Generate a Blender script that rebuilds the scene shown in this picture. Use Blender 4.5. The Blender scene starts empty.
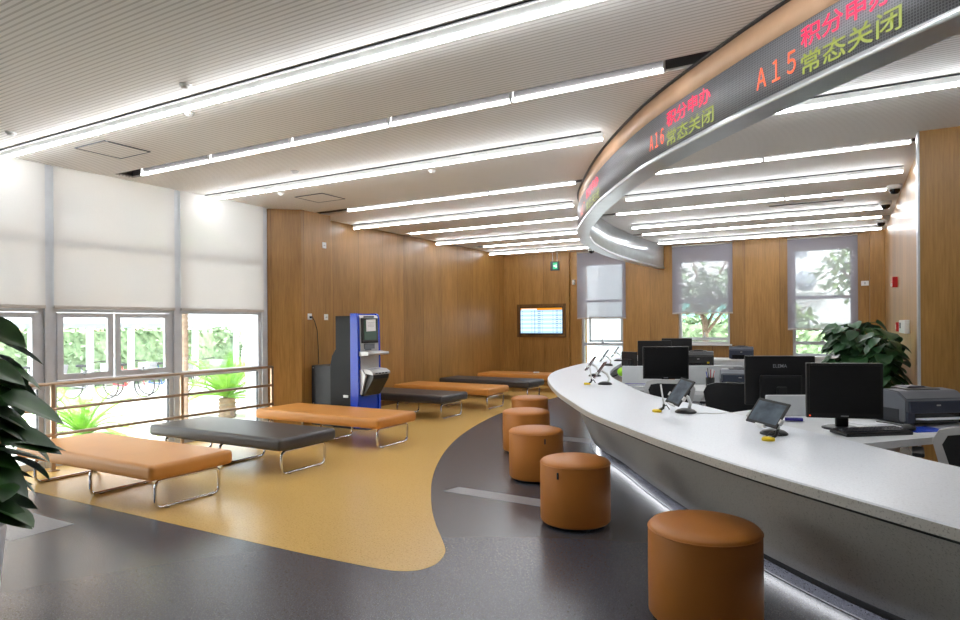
import bpy, bmesh, math, random
from mathutils import Vector, Matrix
random.seed(7)
S = bpy.context.scene
COL = S.collection
PI = math.pi

# ------------------------------------------------------------------ materials
def lin(c):
    return tuple(((x/12.92) if x <= .04045 else ((x+.055)/1.055)**2.4) for x in c)
def rgb(r, g, b):
    return lin((r/255, g/255, b/255)) + (1,)

class N:
    """small helper around a node tree"""
    def __init__(s, name):
        s.m = bpy.data.materials.new(name); s.m.use_nodes = True
        s.t = s.m.node_tree; s.n = s.t.nodes; s.l = s.t.links
        s.b = s.n['Principled BSDF']; s.out = s.n['Material Output']
    def add(s, typ, **kw):
        n = s.n.new(typ)
        for k, v in kw.items():
            if k in n.inputs: n.inputs[k].default_value = v
            else: setattr(n, k, v)
        return n
    def link(s, a, b): s.l.new(a, b)
    def coord(s, scale=(1, 1, 1), rot=(0, 0, 0)):
        c = s.add('ShaderNodeTexCoord'); m = s.add('ShaderNodeMapping')
        m.inputs['Scale'].default_value = scale; m.inputs['Rotation'].default_value = rot
        s.link(c.outputs['Object'], m.inputs['Vector']); return m.outputs['Vector']
    def ramp(s, fac, stops):
        r = s.add('ShaderNodeValToRGB'); e = r.color_ramp.elements
        while len(e) < len(stops): e.new(.5)
        for i, (p, c) in enumerate(stops): e[i].position = p; e[i].color = c
        s.link(fac, r.inputs['Fac']); return r.outputs['Color']
    def noise(s, vec, scale, detail=3, rough=.55):
        n = s.add('ShaderNodeTexNoise', Scale=scale, Detail=detail, Roughness=rough)
        s.link(vec, n.inputs['Vector']); return n.outputs['Fac']
    def bump(s, fac, strength, dist=.002):
        b = s.add('ShaderNodeBump', Strength=strength, Distance=dist)
        s.link(fac, b.inputs['Height']); s.link(b.outputs['Normal'], s.b.inputs['Normal'])

def plain(name, col, rough=.5, metal=0., spec=.5, var=.06, scale=6., bump=0., bscale=200.):
    k = N(name); v = k.coord()
    f = k.noise(v, scale)
    lo = tuple(c*(1-var) for c in col[:3])+(1,); hi = tuple(min(1, c*(1+var)) for c in col[:3])+(1,)
    k.link(k.ramp(f, [(.3, lo), (.7, hi)]), k.b.inputs['Base Color'])
    k.b.inputs['Roughness'].default_value = rough; k.b.inputs['Metallic'].default_value = metal
    k.b.inputs['Specular IOR Level'].default_value = spec
    if bump: k.bump(k.noise(v, bscale), bump)
    return k.m

def emit(name, col, strength):
    k = N(name)
    k.b.inputs['Base Color'].default_value = (0, 0, 0, 1)
    k.b.inputs['Emission Color'].default_value = col
    k.b.inputs['Emission Strength'].default_value = strength
    return k.m

def wood(name, light, dark, seam=.62):
    k = N(name); v = k.coord((1, 1, .06))
    f = k.noise(v, 55, 6, .62); g = k.noise(k.coord((1, 1, .14)), 5.5, 3)
    mx = k.add('ShaderNodeMath', operation='MULTIPLY_ADD'); mx.inputs[1].default_value = .55
    k.link(f, mx.inputs[0])
    m2 = k.add('ShaderNodeMath', operation='MULTIPLY'); m2.inputs[1].default_value = .45
    k.link(g, m2.inputs[0]); k.link(m2.outputs[0], mx.inputs[2])
    c = k.ramp(mx.outputs[0], [(.33, dark), (.66, light)])
    # veneer joints: thin vertical dark lines
    tc = k.add('ShaderNodeTexCoord'); sp = k.add('ShaderNodeSeparateXYZ'); k.link(tc.outputs['Object'], sp.inputs[0])
    a = k.add('ShaderNodeMath', operation='ADD'); k.link(sp.outputs[0], a.inputs[0]); k.link(sp.outputs[1], a.inputs[1])
    d = k.add('ShaderNodeMath', operation='DIVIDE'); k.link(a.outputs[0], d.inputs[0]); d.inputs[1].default_value = seam
    fr = k.add('ShaderNodeMath', operation='FRACT'); k.link(d.outputs[0], fr.inputs[0])
    lt = k.add('ShaderNodeMath', operation='LESS_THAN'); k.link(fr.outputs[0], lt.inputs[0]); lt.inputs[1].default_value = .009
    fl = k.add('ShaderNodeMath', operation='FLOOR'); k.link(d.outputs[0], fl.inputs[0])
    wn = k.add('ShaderNodeTexWhiteNoise', noise_dimensions='1D'); k.link(fl.outputs[0], wn.inputs['W'])
    hs = k.add('ShaderNodeHueSaturation'); k.link(c, hs.inputs['Color'])
    mr = k.add('ShaderNodeMapRange'); mr.inputs[3].default_value = .86; mr.inputs[4].default_value = 1.1
    k.link(wn.outputs['Value'], mr.inputs[0]); k.link(mr.outputs[0], hs.inputs['Value'])
    mix = k.add('ShaderNodeMix', data_type='RGBA'); k.link(lt.outputs[0], mix.inputs[0])
    k.link(hs.outputs['Color'], mix.inputs[6]); mix.inputs[7].default_value = tuple(x*.35 for x in dark[:3])+(1,)
    k.link(mix.outputs[2], k.b.inputs['Base Color'])
    k.b.inputs['Roughness'].default_value = .38; k.b.inputs['Specular IOR Level'].default_value = .4
    return k.m

def speckle(name, base, fleck, dark, rough, amt=.62, scale=170., spec=.5):
    k = N(name); v = k.coord()
    f = k.noise(v, scale, 2, .7); g = k.noise(v, scale*.45, 2, .6)
    c1 = k.ramp(f, [(amt-.03, base), (amt+.05, fleck)])
    c2 = k.ramp(g, [(.36, (1, 1, 1, 1)), (.42, (0, 0, 0, 1))])
    mix = k.add('ShaderNodeMix', data_type='RGBA'); k.link(c2, mix.inputs[0])
    k.link(c1, mix.inputs[6]); mix.inputs[7].default_value = dark
    k.link(mix.outputs[2], k.b.inputs['Base Color'])
    k.b.inputs['Roughness'].default_value = rough+.03
    k.b.inputs['Specular IOR Level'].default_value = spec
    return k.m

def glass(name, tint=(.95, .98, .98, 1), gl=.07):
    k = N(name); k.n.remove(k.b)
    t = k.add('ShaderNodeBsdfTransparent'); t.inputs[0].default_value = tint
    g = k.add('ShaderNodeBsdfGlossy'); g.inputs['Roughness'].default_value = .02
    m = k.add('ShaderNodeMixShader'); m.inputs[0].default_value = gl
    k.link(t.outputs[0], m.inputs[1]); k.link(g.outputs[0], m.inputs[2]); k.link(m.outputs[0], k.out.inputs[0])
    return k.m

def blind_mat(name, col, trans, openness):
    k = N(name); k.n.remove(k.b)
    d = k.add('ShaderNodeBsdfDiffuse'); d.inputs[0].default_value = col
    tl = k.add('ShaderNodeBsdfTranslucent'); tl.inputs[0].default_value = col
    tp = k.add('ShaderNodeBsdfTransparent')
    a = k.add('ShaderNodeMixShader'); a.inputs[0].default_value = trans
    k.link(d.outputs[0], a.inputs[1]); k.link(tl.outputs[0], a.inputs[2])
    b = k.add('ShaderNodeMixShader')
    v = k.coord(); f = k.noise(v, 240, 1)
    mr = k.add('ShaderNodeMapRange'); mr.inputs[3].default_value = openness-.04; mr.inputs[4].default_value = openness+.04
    k.link(f, mr.inputs[0]); k.link(mr.outputs[0], b.inputs[0])
    k.link(a.outputs[0], b.inputs[1]); k.link(tp.outputs[0], b.inputs[2]); k.link(b.outputs[0], k.out.inputs[0])
    return k.m

def ceil_mat(name, col, line, pitch):
    k = N(name); tc = k.add('ShaderNodeTexCoord'); sp = k.add('ShaderNodeSeparateXYZ'); k.link(tc.outputs['Object'], sp.inputs[0])
    d = k.add('ShaderNodeMath', operation='DIVIDE'); k.link(sp.outputs[1], d.inputs[0]); d.inputs[1].default_value = pitch
    fr = k.add('ShaderNodeMath', operation='FRACT'); k.link(d.outputs[0], fr.inputs[0])
    c = k.ramp(fr.outputs[0], [(0, col), (.6, col), (.72, line), (.92, line)])
    k.link(c, k.b.inputs['Base Color']); k.b.inputs['Roughness'].default_value = .55
    k.b.inputs['Specular IOR Level'].default_value = .25
    return k.m

def leaf_mat(name, a, b, rough=.35):
    k = N(name); v = k.coord()
    k.link(k.ramp(k.noise(v, 7, 3), [(.3, a), (.7, b)]), k.b.inputs['Base Color'])
    k.b.inputs['Roughness'].default_value = rough
    return k.m

M = {}
M['wood'] = wood('oak_veneer', rgb(178, 132, 72), rgb(136, 98, 48))
M['wood_dark'] = wood('oak_veneer_deep', rgb(118, 84, 46), rgb(88, 60, 32))
M['floor_dark'] = speckle('vinyl_charcoal', rgb(72, 73, 81), rgb(120, 122, 130), rgb(53, 54, 60), .24)
M['floor_yellow'] = speckle('vinyl_amber', rgb(208, 170, 100), rgb(222, 188, 122), rgb(186, 148, 82), .24)
M['floor_grey'] = speckle('vinyl_pale_grey', rgb(140, 139, 142), rgb(164, 163, 166), rgb(122, 120, 124), .36)
M['ceiling'] = ceil_mat('grooved_ceiling', rgb(240, 236, 230), rgb(206, 200, 192), .036)
M['slot'] = plain('slot_grey', rgb(84, 81, 80), .6)
M['alu'] = plain('grey_aluminium', rgb(196, 200, 206), .4, .1)
M['alu_dark'] = plain('dark_gasket', rgb(40, 42, 46), .5)
M['white_paint'] = plain('white_paint', rgb(226, 226, 224), .5)
M['plaster'] = plain('warm_plaster', rgb(196, 186, 172), .8)
M['glass'] = glass('clear_glass')
M['blind_l'] = blind_mat('pale_screen_fabric', rgb(228, 226, 224), .17, .15)
M['blind_b'] = blind_mat('lilac_grey_screen_fabric', rgb(176, 174, 184), .2, .46)
M['blind_bar'] = plain('blind_bar_grey', rgb(186, 180, 174), .5)
M['rail'] = plain('champagne_steel', rgb(176, 152, 128), .32, .7)
M['orange'] = plain('tan_leatherette', rgb(206, 140, 68), .42, 0, .45, .04, 3, .12, 350)
M['dark_leather'] = plain('charcoal_leatherette', rgb(66, 62, 62), .4, 0, .5, .05, 3, .12, 350)
M['stool'] = plain('stool_leatherette', rgb(190, 120, 52), .45, 0, .4, .05, 3, .12, 350)
M['chrome'] = plain('chrome', rgb(214, 214, 218), .12, 1, .5, .02)
M['black'] = plain('black_plastic', rgb(18, 18, 20), .38)
M['black_gloss'] = plain('black_glass', rgb(9, 9, 11), .12, 0, .5)
M['screen_off'] = plain('dark_screen', rgb(12, 12, 14), .3, 0, .4)
M['dark_grey'] = plain('dark_grey_plastic', rgb(44, 46, 51), .42)
M['blue_grey'] = plain('slate_plastic', rgb(46, 53, 68), .42)
M['mid_grey'] = plain('grey_plastic', rgb(98, 102, 110), .42)
M['silver'] = plain('silver_plastic', rgb(188, 188, 188), .35, .35)
M['white_plastic'] = plain('white_plastic', rgb(232, 232, 230), .4)
M['panel_white'] = plain('pale_grey_laminate', rgb(206, 210, 212), .45)
M['desk'] = plain('white_laminate', rgb(222, 224, 226), .35)
M['paper'] = plain('paper', rgb(240, 242, 246), .7)
M['blue'] = plain('royal_blue_enamel', rgb(18, 62, 190), .25)
M['kiosk_dark'] = plain('kiosk_charcoal', rgb(24, 25, 28), .5, 0, .25)
M['red'] = plain('red_plastic', rgb(186, 24, 28), .4)
M['yellow'] = plain('yellow_plastic', rgb(238, 204, 20), .4)
M['navy'] = plain('violet_blue_plastic', rgb(58, 52, 156), .4)
M['lime'] = plain('lime_rubber', rgb(150, 214, 20), .5)
M['counter_top'] = speckle('white_stone', rgb(232, 236, 242), rgb(242, 246, 250), rgb(222, 225, 231), .28, .6, 210, .3)
M['counter_front'] = speckle('speckled_grey_stone', rgb(184, 181, 176), rgb(196, 192, 188), rgb(152, 149, 145), .34, .62, 260)
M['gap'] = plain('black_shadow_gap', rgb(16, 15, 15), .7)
M['fascia'] = plain('bronze_panel', rgb(206, 166, 132), .5, 0)
M['led_face'] = None
M['brushed'] = plain('brushed_steel', rgb(206, 210, 214), .3, .6)
M['lamp'] = emit('lamp_white', (.92, .955, 1, 1), 21.)
M['lamp_tube'] = emit('tube_white', (.94, .965, 1, 1), 20.)
M['kick_lamp'] = emit('kick_lamp', (.93, .95, 1, 1), 7.)
M['text_red'] = emit('led_pink_red', rgb(255, 40, 84), 1.0)
M['text_orange'] = emit('led_orange_red', rgb(255, 92, 52), 1.1)
M['text_green'] = emit('led_olive', rgb(136, 146, 62), .9)
M['exit_green'] = emit('exit_green', rgb(40, 190, 130), .8)
M['exit_white'] = emit('exit_white', (1, 1, 1, 1), 1.)
M['leaf'] = leaf_mat('glossy_leaf', rgb(24, 56, 22), rgb(46, 90, 32), .42)
M['leaf_b'] = leaf_mat('deep_leaf', rgb(26, 60, 32), rgb(48, 94, 50), .45)
M['leaf_out'] = leaf_mat('garden_leaf', rgb(92, 118, 84), rgb(146, 166, 130), .5)
M['leaf_pale'] = leaf_mat('pale_garden_leaf', rgb(96, 130, 70), rgb(150, 178, 112), .5)
M['frond'] = leaf_mat('frond', rgb(96, 150, 50), rgb(150, 200, 80), .45)
M['bark'] = plain('bark', rgb(122, 106, 92), .9, 0, .3, .3, 14, .8, 40)
M['pole'] = plain('moss_pole', rgb(46, 34, 28), .9)
M['pot'] = plain('white_pot', rgb(216, 214, 218), .3)
M['soil'] = plain('soil', rgb(50, 38, 28), .95)
M['ground'] = plain('pale_paving', rgb(214, 212, 206), .8)
M['canopy'] = plain('canopy_white', rgb(222, 226, 230), .5)
M['canopy_grey'] = plain('canopy_grey', rgb(150, 160, 170), .5)
M['beige_wall'] = plain('beige_render', rgb(206, 180, 158), .85)
M['white_wall'] = plain('white_render', rgb(232, 234, 236), .8)
M['grey_wall'] = plain('grey_louvre', rgb(160, 166, 172), .7)
M['win_dark'] = plain('far_window', rgb(120, 128, 140), .2)
M['teal'] = plain('teal_band', rgb(120, 190, 180), .4)
M['tyre'] = plain('tyre', rgb(40, 40, 44), .8)
M['bike_red'] = plain('bike_red', rgb(190, 70, 80), .4)
M['bike_blue'] = plain('bike_blue', rgb(70, 100, 150), .4)
M['bike_grey'] = plain('bike_grey', rgb(120, 120, 126), .4)
M['text_grey'] = plain('grey_print', rgb(150, 152, 158), .5)
def led_mat():
    k = N('led_module'); tc = k.add('ShaderNodeTexCoord'); sp = k.add('ShaderNodeSeparateXYZ'); k.link(tc.outputs['UV'], sp.inputs[0])
    outs = []
    for ax in (0, 1):
        d = k.add('ShaderNodeMath', operation='DIVIDE'); k.link(sp.outputs[ax], d.inputs[0]); d.inputs[1].default_value = .0125
        fr = k.add('ShaderNodeMath', operation='FRACT'); k.link(d.outputs[0], fr.inputs[0])
        lt = k.add('ShaderNodeMath', operation='GREATER_THAN'); k.link(fr.outputs[0], lt.inputs[0]); lt.inputs[1].default_value = .35
        outs.append(lt.outputs[0])
    m = k.add('ShaderNodeMath', operation='MULTIPLY'); k.link(outs[0], m.inputs[0]); k.link(outs[1], m.inputs[1])
    k.link(k.ramp(m.outputs[0], [(0, rgb(136, 136, 140)), (1, rgb(92, 92, 98))]), k.b.inputs['Base Color'])
    k.b.inputs['Roughness'].default_value = .5; k.b.inputs['Specular IOR Level'].default_value = .35
    return k.m
M['led_face'] = led_mat()

# ------------------------------------------------------------------ geometry
class MB:
    def __init__(s): s.b = bmesh.new(); s.mats = []; s.cur = 0
    def _v(s, p): return s.b.verts.new(p)
    def mat(s, m):
        if m not in s.mats: s.mats.append(m)
        s.cur = s.mats.index(m); return s
    def face(s, vs):
        try:
            f = s.b.faces.new(vs); f.material_index = s.cur; return f
        except ValueError: return None
    def poly(s, pts): return s.face([s._v(p) for p in pts])
    def box(s, c, d, rot=None, bevel=0, seg=2):
        t = bmesh.new(); bmesh.ops.create_cube(t, size=1)
        for v in t.verts: v.co = Vector((v.co.x*d[0], v.co.y*d[1], v.co.z*d[2]))
        if bevel: bmesh.ops.bevel(t, geom=list(t.edges), offset=bevel, segments=seg, profile=.6, affect='EDGES')
        return s._merge(t, c, rot)
    def bb(s, x0, x1, y0, y1, z0, z1, bevel=0):
        return s.box(((x0+x1)/2, (y0+y1)/2, (z0+z1)/2), (abs(x1-x0), abs(y1-y0), abs(z1-z0)), None, bevel)
    def _merge(s, t, c=(0, 0, 0), rot=None):
        R = rot if rot is not None else Matrix.Identity(3)
        mp = {}
        for v in t.verts: mp[v] = s._v(R @ v.co + Vector(c))
        for f in t.faces:
            g = s.face([mp[v] for v in f.verts])
            if g: g.smooth = f.smooth
        t.free(); return s
    def prism(s, pts, z0, z1):
        a = [s._v((p[0], p[1], z0)) for p in pts]; b = [s._v((p[0], p[1], z1)) for p in pts]
        n = len(pts); s.face(a[::-1]); s.face(b)
        for i in range(n): s.face([a[i], a[(i+1) % n], b[(i+1) % n], b[i]])
        return s
    def prism_y(s, pts, y0, y1):   # profile in x,z
        a = [s._v((p[0], y0, p[1])) for p in pts]; b = [s._v((p[0], y1, p[1])) for p in pts]
        n = len(pts); s.face(a); s.face(b[::-1])
        for i in range(n): s.face([a[i], b[i], b[(i+1) % n], a[(i+1) % n]])
        return s
    def tube(s, pts, r, n=8, closed=False):
        pts = [Vector(p) for p in pts]; rings = []; m = len(pts); up = None
        for i, p in enumerate(pts):
            if closed: d = pts[(i+1) % m]-pts[i-1]
            else: d = pts[min(i+1, m-1)]-pts[max(i-1, 0)]
            d.normalize()
            if up is None:
                up = Vector((0, 0, 1)) if abs(d.z) < .9 else Vector((1, 0, 0))
            sx = d.cross(up)
            if sx.length < 1e-4: sx = d.orthogonal()
            sx.normalize(); up = sx.cross(d).normalized()
            rr = r[i] if isinstance(r, (list, tuple)) else r
            rings.append([s._v(p + (sx*math.cos(2*PI*k/n)+up*math.sin(2*PI*k/n))*rr) for k in range(n)])
        for i in range(m if closed else m-1):
            a, b = rings[i], rings[(i+1) % m]
            for k in range(n):
                f = s.face([a[k], a[(k+1) % n], b[(k+1) % n], b[k]])
                if f: f.smooth = True
        if not closed:
            s.face(rings[0][::-1]); s.face(rings[-1])
        return s
    def lathe(s, prof, n=40, c=(0, 0, 0), smooth=True):
        rings = []
        for r, z in prof:
            if r < 1e-5: rings.append([s._v((c[0], c[1], c[2]+z))])
            else: rings.append([s._v((c[0]+r*math.cos(2*PI*k/n), c[1]+r*math.sin(2*PI*k/n), c[2]+z)) for k in range(n)])
        for a, b in zip(rings, rings[1:]):
            for k in range(n):
                if len(a) == 1 and len(b) == 1: continue
                if len(a) == 1: f = s.face([a[0], b[k], b[(k+1) % n]])
                elif len(b) == 1: f = s.face([a[k], a[(k+1) % n], b[0]])
                else: f = s.face([a[k], a[(k+1) % n], b[(k+1) % n], b[k]])
                if f: f.smooth = smooth
        return s
    def ball(s, c, r, n=16):
        k = 10
        return s.lathe([(r*math.sin(PI*i/k)*(1 if 0 < i < k else 0), -r*math.cos(PI*i/k)) for i in range(k+1)], n, c)
    def build(s, name, m=None, parent=None, recalc=True):
        if recalc: bmesh.ops.recalc_face_normals(s.b, faces=s.b.faces[:])
        me = bpy.data.meshes.new(name); s.b.to_mesh(me); s.b.free()
        if m is not None: me.materials.append(M[m])
        for x in s.mats: me.materials.append(M[x])
        o = bpy.data.objects.new(name, me); COL.objects.link(o)
        if parent is not None: o.parent = parent
        return o

def tag(o, label=None, cat=None, group=None, kind=None):
    if label: o['label'] = label
    if cat: o['category'] = cat
    if group: o['group'] = group
    if kind: o['kind'] = kind
    return o
def thing(name, label, cat, loc=(0, 0, 0), rz=0, group=None):
    o = bpy.data.objects.new(name, None); COL.objects.link(o)
    o.location = loc; o.rotation_euler = (0, 0, rz); o.empty_display_size = .1
    return tag(o, label, cat, group)
def struct(o): o['kind'] = 'structure'; return o
def kids(o): return [c for c in bpy.data.objects if c.parent == o]
def dup(o, loc=None, rz=None, label=None, parent=None):
    c = o.copy(); COL.objects.link(c)
    if parent is not None: c.parent = parent
    if loc is not None: c.location = loc
    if rz is not None: c.rotation_euler = (0, 0, rz)
    if label: c['label'] = label
    for k in kids(o): dup(k, parent=c)
    return c
def RX(a): return Matrix.Rotation(a, 3, 'X')
def RY(a): return Matrix.Rotation(a, 3, 'Y')
def RZ(a): return Matrix.Rotation(a, 3, 'Z')
def R_(d): return math.radians(d)

def catmull(P, n=16):
    P = [Vector((p[0], p[1])) for p in P]; P = [2*P[0]-P[1]]+P+[2*P[-1]-P[-2]]; o = []
    for i in range(1, len(P)-2):
        a, b, c, d = P[i-1:i+3]
        for k in range(n):
            t = k/n
            o.append(.5*((2*b)+(c-a)*t+(2*a-5*b+4*c-d)*t*t+(3*b-a-3*c+d)*t**3))
    o.append(P[-2]); return o
def offset(C, d):
    o = []
    for i, p in enumerate(C):
        t = (C[min(i+1, len(C)-1)]-C[max(i-1, 0)]).normalized(); o.append(p+Vector((t.y, -t.x))*d)
    return o
def resample(C, n):
    L = [0]
    for a, b in zip(C, C[1:]): L.append(L[-1]+(b-a).length)
    o = []; j = 0
    for k in range(n):
        s = L[-1]*k/(n-1)
        while j < len(C)-2 and L[j+1] < s: j += 1
        t = (s-L[j])/max(1e-9, L[j+1]-L[j]); o.append(C[j].lerp(C[j+1], t))
    return o

# ------------------------------------------------------------------ camera, world
CZ = 1.4
cd = bpy.data.cameras.new('camera'); cam = bpy.data.objects.new('camera', cd); COL.objects.link(cam)
cd.sensor_width = 36; cd.lens = 642.07/960*36; cd.shift_y = 14.63/960; cd.clip_start = .05; cd.clip_end = 300
yaw = .518173
cam.matrix_world = Matrix.Translation((0, 0, CZ)) @ Matrix.Rotation(yaw, 4, 'Z') @ Matrix.Rotation(PI/2, 4, 'X') @ Matrix.Rotation(-.0067, 4, 'Z')
S.camera = cam
w = bpy.data.worlds.new('sky'); S.world = w; w.use_nodes = True
wt = w.node_tree; bg = wt.nodes['Background']
sky = wt.nodes.new('ShaderNodeTexSky'); sky.sky_type = 'HOSEK_WILKIE'; sky.turbidity = 9.; sky.ground_albedo = .6
sky.sun_direction = Vector((-.2, -.5, .84)).normalized()
hs = wt.nodes.new('ShaderNodeHueSaturation'); hs.inputs['Saturation'].default_value = .35
wt.links.new(sky.outputs[0], hs.inputs['Color']); wt.links.new(hs.outputs[0], bg.inputs[0])
bg.inputs[1].default_value = 11.
S.view_settings.view_transform = 'Standard'; S.view_settings.look = 'None'; S.view_settings.gamma = 1
S.view_settings.use_curve_mapping = False; S.view_settings.exposure = 0.85

CH = 3.02      # ceiling
XL = -7.0      # left wall
sl = bpy.data.lights.new('sun', 'SUN'); sl.energy = 9.; sl.angle = .3; so = bpy.data.objects.new('sun', sl); COL.objects.link(so)
so.rotation_euler = Vector((-.45, .5, -1)).to_track_quat('-Z', 'Y').to_euler()
# ------------------------------------------------------------------ floor
f = MB(); f.mat('floor_dark')
f.bb(-7.4, 4.6, -3.2, 13.9, -.12, 0)
ye = catmull([(-7.0, 2.87), (-6.2, 2.87), (-5.05, 2.872), (-3.83, 2.875), (-2.945, 2.885), (-2.549, 2.9), (-2.334, 2.915), (-2.211, 2.945), (-2.124, 3.013), (-2.094, 3.134), (-2.133, 3.28), (-2.194, 3.386), (-2.331, 3.55), (-2.501, 3.746), (-2.73, 4.036), (-2.977, 4.388), (-3.256, 4.817), (-3.56, 5.357), (-3.896, 6.047), (-4.229, 6.891), (-4.534, 7.934), (-4.737, 8.925), (-4.807, 9.781), (-4.82, 11), (-4.8, 13.5)], 6)
f.mat('floor_yellow'); f.poly([(p.x, p.y, .0012) for p in ye]+[(-7.0, 13.5, .0012)])
f.mat('floor_grey')
for q in ([(-2.959, 4.54), (-2.91, 4.72), (-2.03, 4.69), (-1.55, 4.62), (-1.6, 4.44), (-2.03, 4.5)], [(-7, 2.15), (-7, 2.55), (-5.045, 2.53), (-4.783, 2.535), (-4.777, 2.13)][0:5],
          [(-3.16, 7.446), (-3.05, 7.19), (-2.5, 7.17), (-2.5, 7.43)]):
    f.poly([(x, y, .0012) for x, y in q])
struct(f.build('floor', None, recalc=False))

# ------------------------------------------------------------------ ceiling with recessed slots
slots = [(.6, .8), (4.0, 4.2), (6.82, 7.02), (9.18, 9.38), (11.56, 11.76)]
f = MB(); f.mat('ceiling')
ys = [-3.2]+[v for s in slots for v in s]+[13.9]
for a, b in zip(ys[::2], ys[1::2]): f.bb(-6.9, 4.6, a, b, CH, CH+.02)
for a, b in slots: f.bb(-6.9, -6.74, a, b, CH, CH+.02)
f.mat('slot')
for a, b in slots:
    f.bb(-6.74, 4.6, a, b, CH+.13, CH+.15)
    f.bb(-6.74, 4.6, a-.012, a, CH+.001, CH+.15); f.bb(-6.74, 4.6, b, b+.012, CH+.021, CH+.15)
f.mat('plaster'); f.bb(-7.3, 4.7, -3.3, 14, CH+.16, CH+.3)
f.mat('ceiling')
f.bb(-6.92, -6.9, -3.2, 6.55, CH, CH+.16)
struct(f.build('ceiling', None))

# ------------------------------------------------------------------ walls
def wall(name, boxes, m='wood'):
    f = MB()
    for b in boxes: f.bb(*b)
    return struct(f.build(name, m))
wall('wall_left', [(-7.2, XL, 6.55, 13.9, 0, CH+.16)])
struct(MB().prism([(-7.3, 6.245), (-6.925, 6.245), (-6.6, 6.55), (-6.6, 7.14), (-7.3, 7.14)], 0, CH).build('pillar', 'wood'))
W = [(-5.12, -4.16, .05, 2.74), (-3.0, -2.0, .98, 2.70), (-.88, .12, .76, 2.80)]
wall('wall_back', [(-7.2, -5.36, 13.42, 13.9, 0, CH+.1), (-5.36, -5.2, 13.5, 13.9, 0, CH+.1)] +
     [(-5.2, W[0][0], 13.5, 13.9, 0, CH+.1), (W[0][1], W[1][0], 13.5, 13.9, 0, CH+.1), (W[1][1], W[2][0], 13.5, 13.9, 0, CH+.1), (W[2][1], .6, 13.5, 13.9, 0, CH+.1)] +
     [(a, b, 13.5, 13.9, 0, z0) for a, b, z0, z1 in W] + [(a, b, 13.5, 13.9, z1, CH+.1) for a, b, z0, z1 in W])
wall('wall_right', [(.6, .8, 6.72, 13.9, 0, CH+.1), (.55, 4.6, 6.6, 6.72, 0, CH+.1)])
wall('trim_1', [(.535, .55, 6.595, 6.74, 0, CH)], 'silver')
wall('trim_2', [(.37, .6, 13.3, 13.5, 0, CH)])
wall('wall_front', [(-7.2, 4.7, -3.4, -3.2, 0, CH+.1)], 'plaster')
wall('wall_side', [(4.6, 4.75, -3.2, 6.72, 0, CH+.1)], 'plaster')
wall('baseboard_left', [(XL, XL+.012, 7.14, 13.42, .002, .09)], 'wood_dark')

# ------------------------------------------------------------------ window wall on the left
MY = [-2.2, -.8, .6, 2.02, 3.43, 4.84, 6.16]
XW = -6.95
f = MB()
for y in MY:
    f.bb(-7.08, -6.9, y-.035, y+.035, 0, CH+.1)
f.bb(-7.32, -6.93, 6.195, 6.24, 0, CH+.1)
f.bb(-7.06, -6.92, -3.2, 6.3, .002, .07)
struct(f.build('trim_3', 'alu'))
def bay(n, y0, y1, sash):
    root = bpy.data.objects.new('window_%d' % n, None); COL.objects.link(root); root.location = (XW, (y0+y1)/2, 0); struct(root)
    c = (y0+y1)/2
    f = MB()
    for z0, z1 in ((.79, .86), (1.555, 1.62), (2.22, 2.3)): f.bb(-.05, .03, y0-c, y1-c, z0, z1)
    for yy in (y0, y1):
        s = 1 if yy == y0 else -1
        f.bb(-.04, .02, yy-c, yy-c+s*.05, .07, CH+.1)
    struct(f.build('frame', 'alu', root))
    g = MB(); g.bb(-.012, -.004, y0-c+.05, y1-c-.05, .07, .79); g.bb(-.012, -.004, y0-c+.05, y1-c-.05, 1.62, 2.22); g.bb(-.012, -.004, y0-c+.05, y1-c-.05, 2.3, CH+.1)
    if not sash: g.bb(-.012, -.004, y0-c+.05, y1-c-.05, .86, 1.555)
    struct(g.build('pane', 'glass', root))
    gk = MB()
    for yy in (y0-c+.05, y1-c-.056): gk.bb(-.02, .012, yy, yy+.006, .07, .79)
    struct(gk.build('gasket', 'alu_dark', root))
    if sash:
        mid = y0+.04+(y1-y0-.08)*.47
        for a, b in ((y0+.05, mid-.01), (mid+.01, y1-.05)):
            s = MB(); a -= c; b -= c
            s.bb(0, .035, a, b, .865, .925); s.bb(0, .035, a, b, 1.5, 1.55); s.bb(0, .035, a, a+.06, .925, 1.5); s.bb(0, .035, b-.06, b, .925, 1.5)
            o = struct(s.build('sash', 'alu', root))
            struct(MB().bb(.01, .016, a+.06, b-.06, .925, 1.5).build('pane', 'glass', o))
            h = MB(); h.bb(.035, .06, (a+b)/2-.03, (a+b)/2+.03, .9, .915); h.bb(.045, .062, (a+b)/2-.03, (a+b)/2-.015, .9, .95); h.bb(.045, .062, (a+b)/2-.03, (a+b)/2+.04, .942, .95)
            struct(h.build('handle', 'alu', o))
for i, (a, b) in enumerate(zip(MY, MY[1:])):
    bay(i+1, a+.035, b-.035, i != 5)
bay(7, -3.2, MY[0]-.035, False)
def roller(y0, y1, z0, label):
    t = thing('roller_blind', label, 'blind', (-6.88, (y0+y1)/2, z0), 0, 'roller blinds on the left windows')
    h = (y1-y0)/2
    MB().bb(-.0015, .0015, -h, h, .02, CH+.1-z0).build('fabric', 'blind_l', t)
    MB().bb(-.012, .012, -h, h, -.012, .022, .004).build('bottom_bar', 'blind_bar', t)
    f = MB().tube([(0, -h, CH+.1-z0), (0, h, CH+.1-z0)], .03, 12).build('roller_tube', 'blind_bar', t)
roller(2.06, 3.39, 1.6, 'pale roller blind over the window bay nearest the big potted plant')
roller(3.47, 4.80, 1.6, 'pale roller blind over the window bay with two opening sashes')
roller(4.88, 6.13, 1.6, 'pale roller blind beside the oak pillar, over the single large pane')
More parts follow.
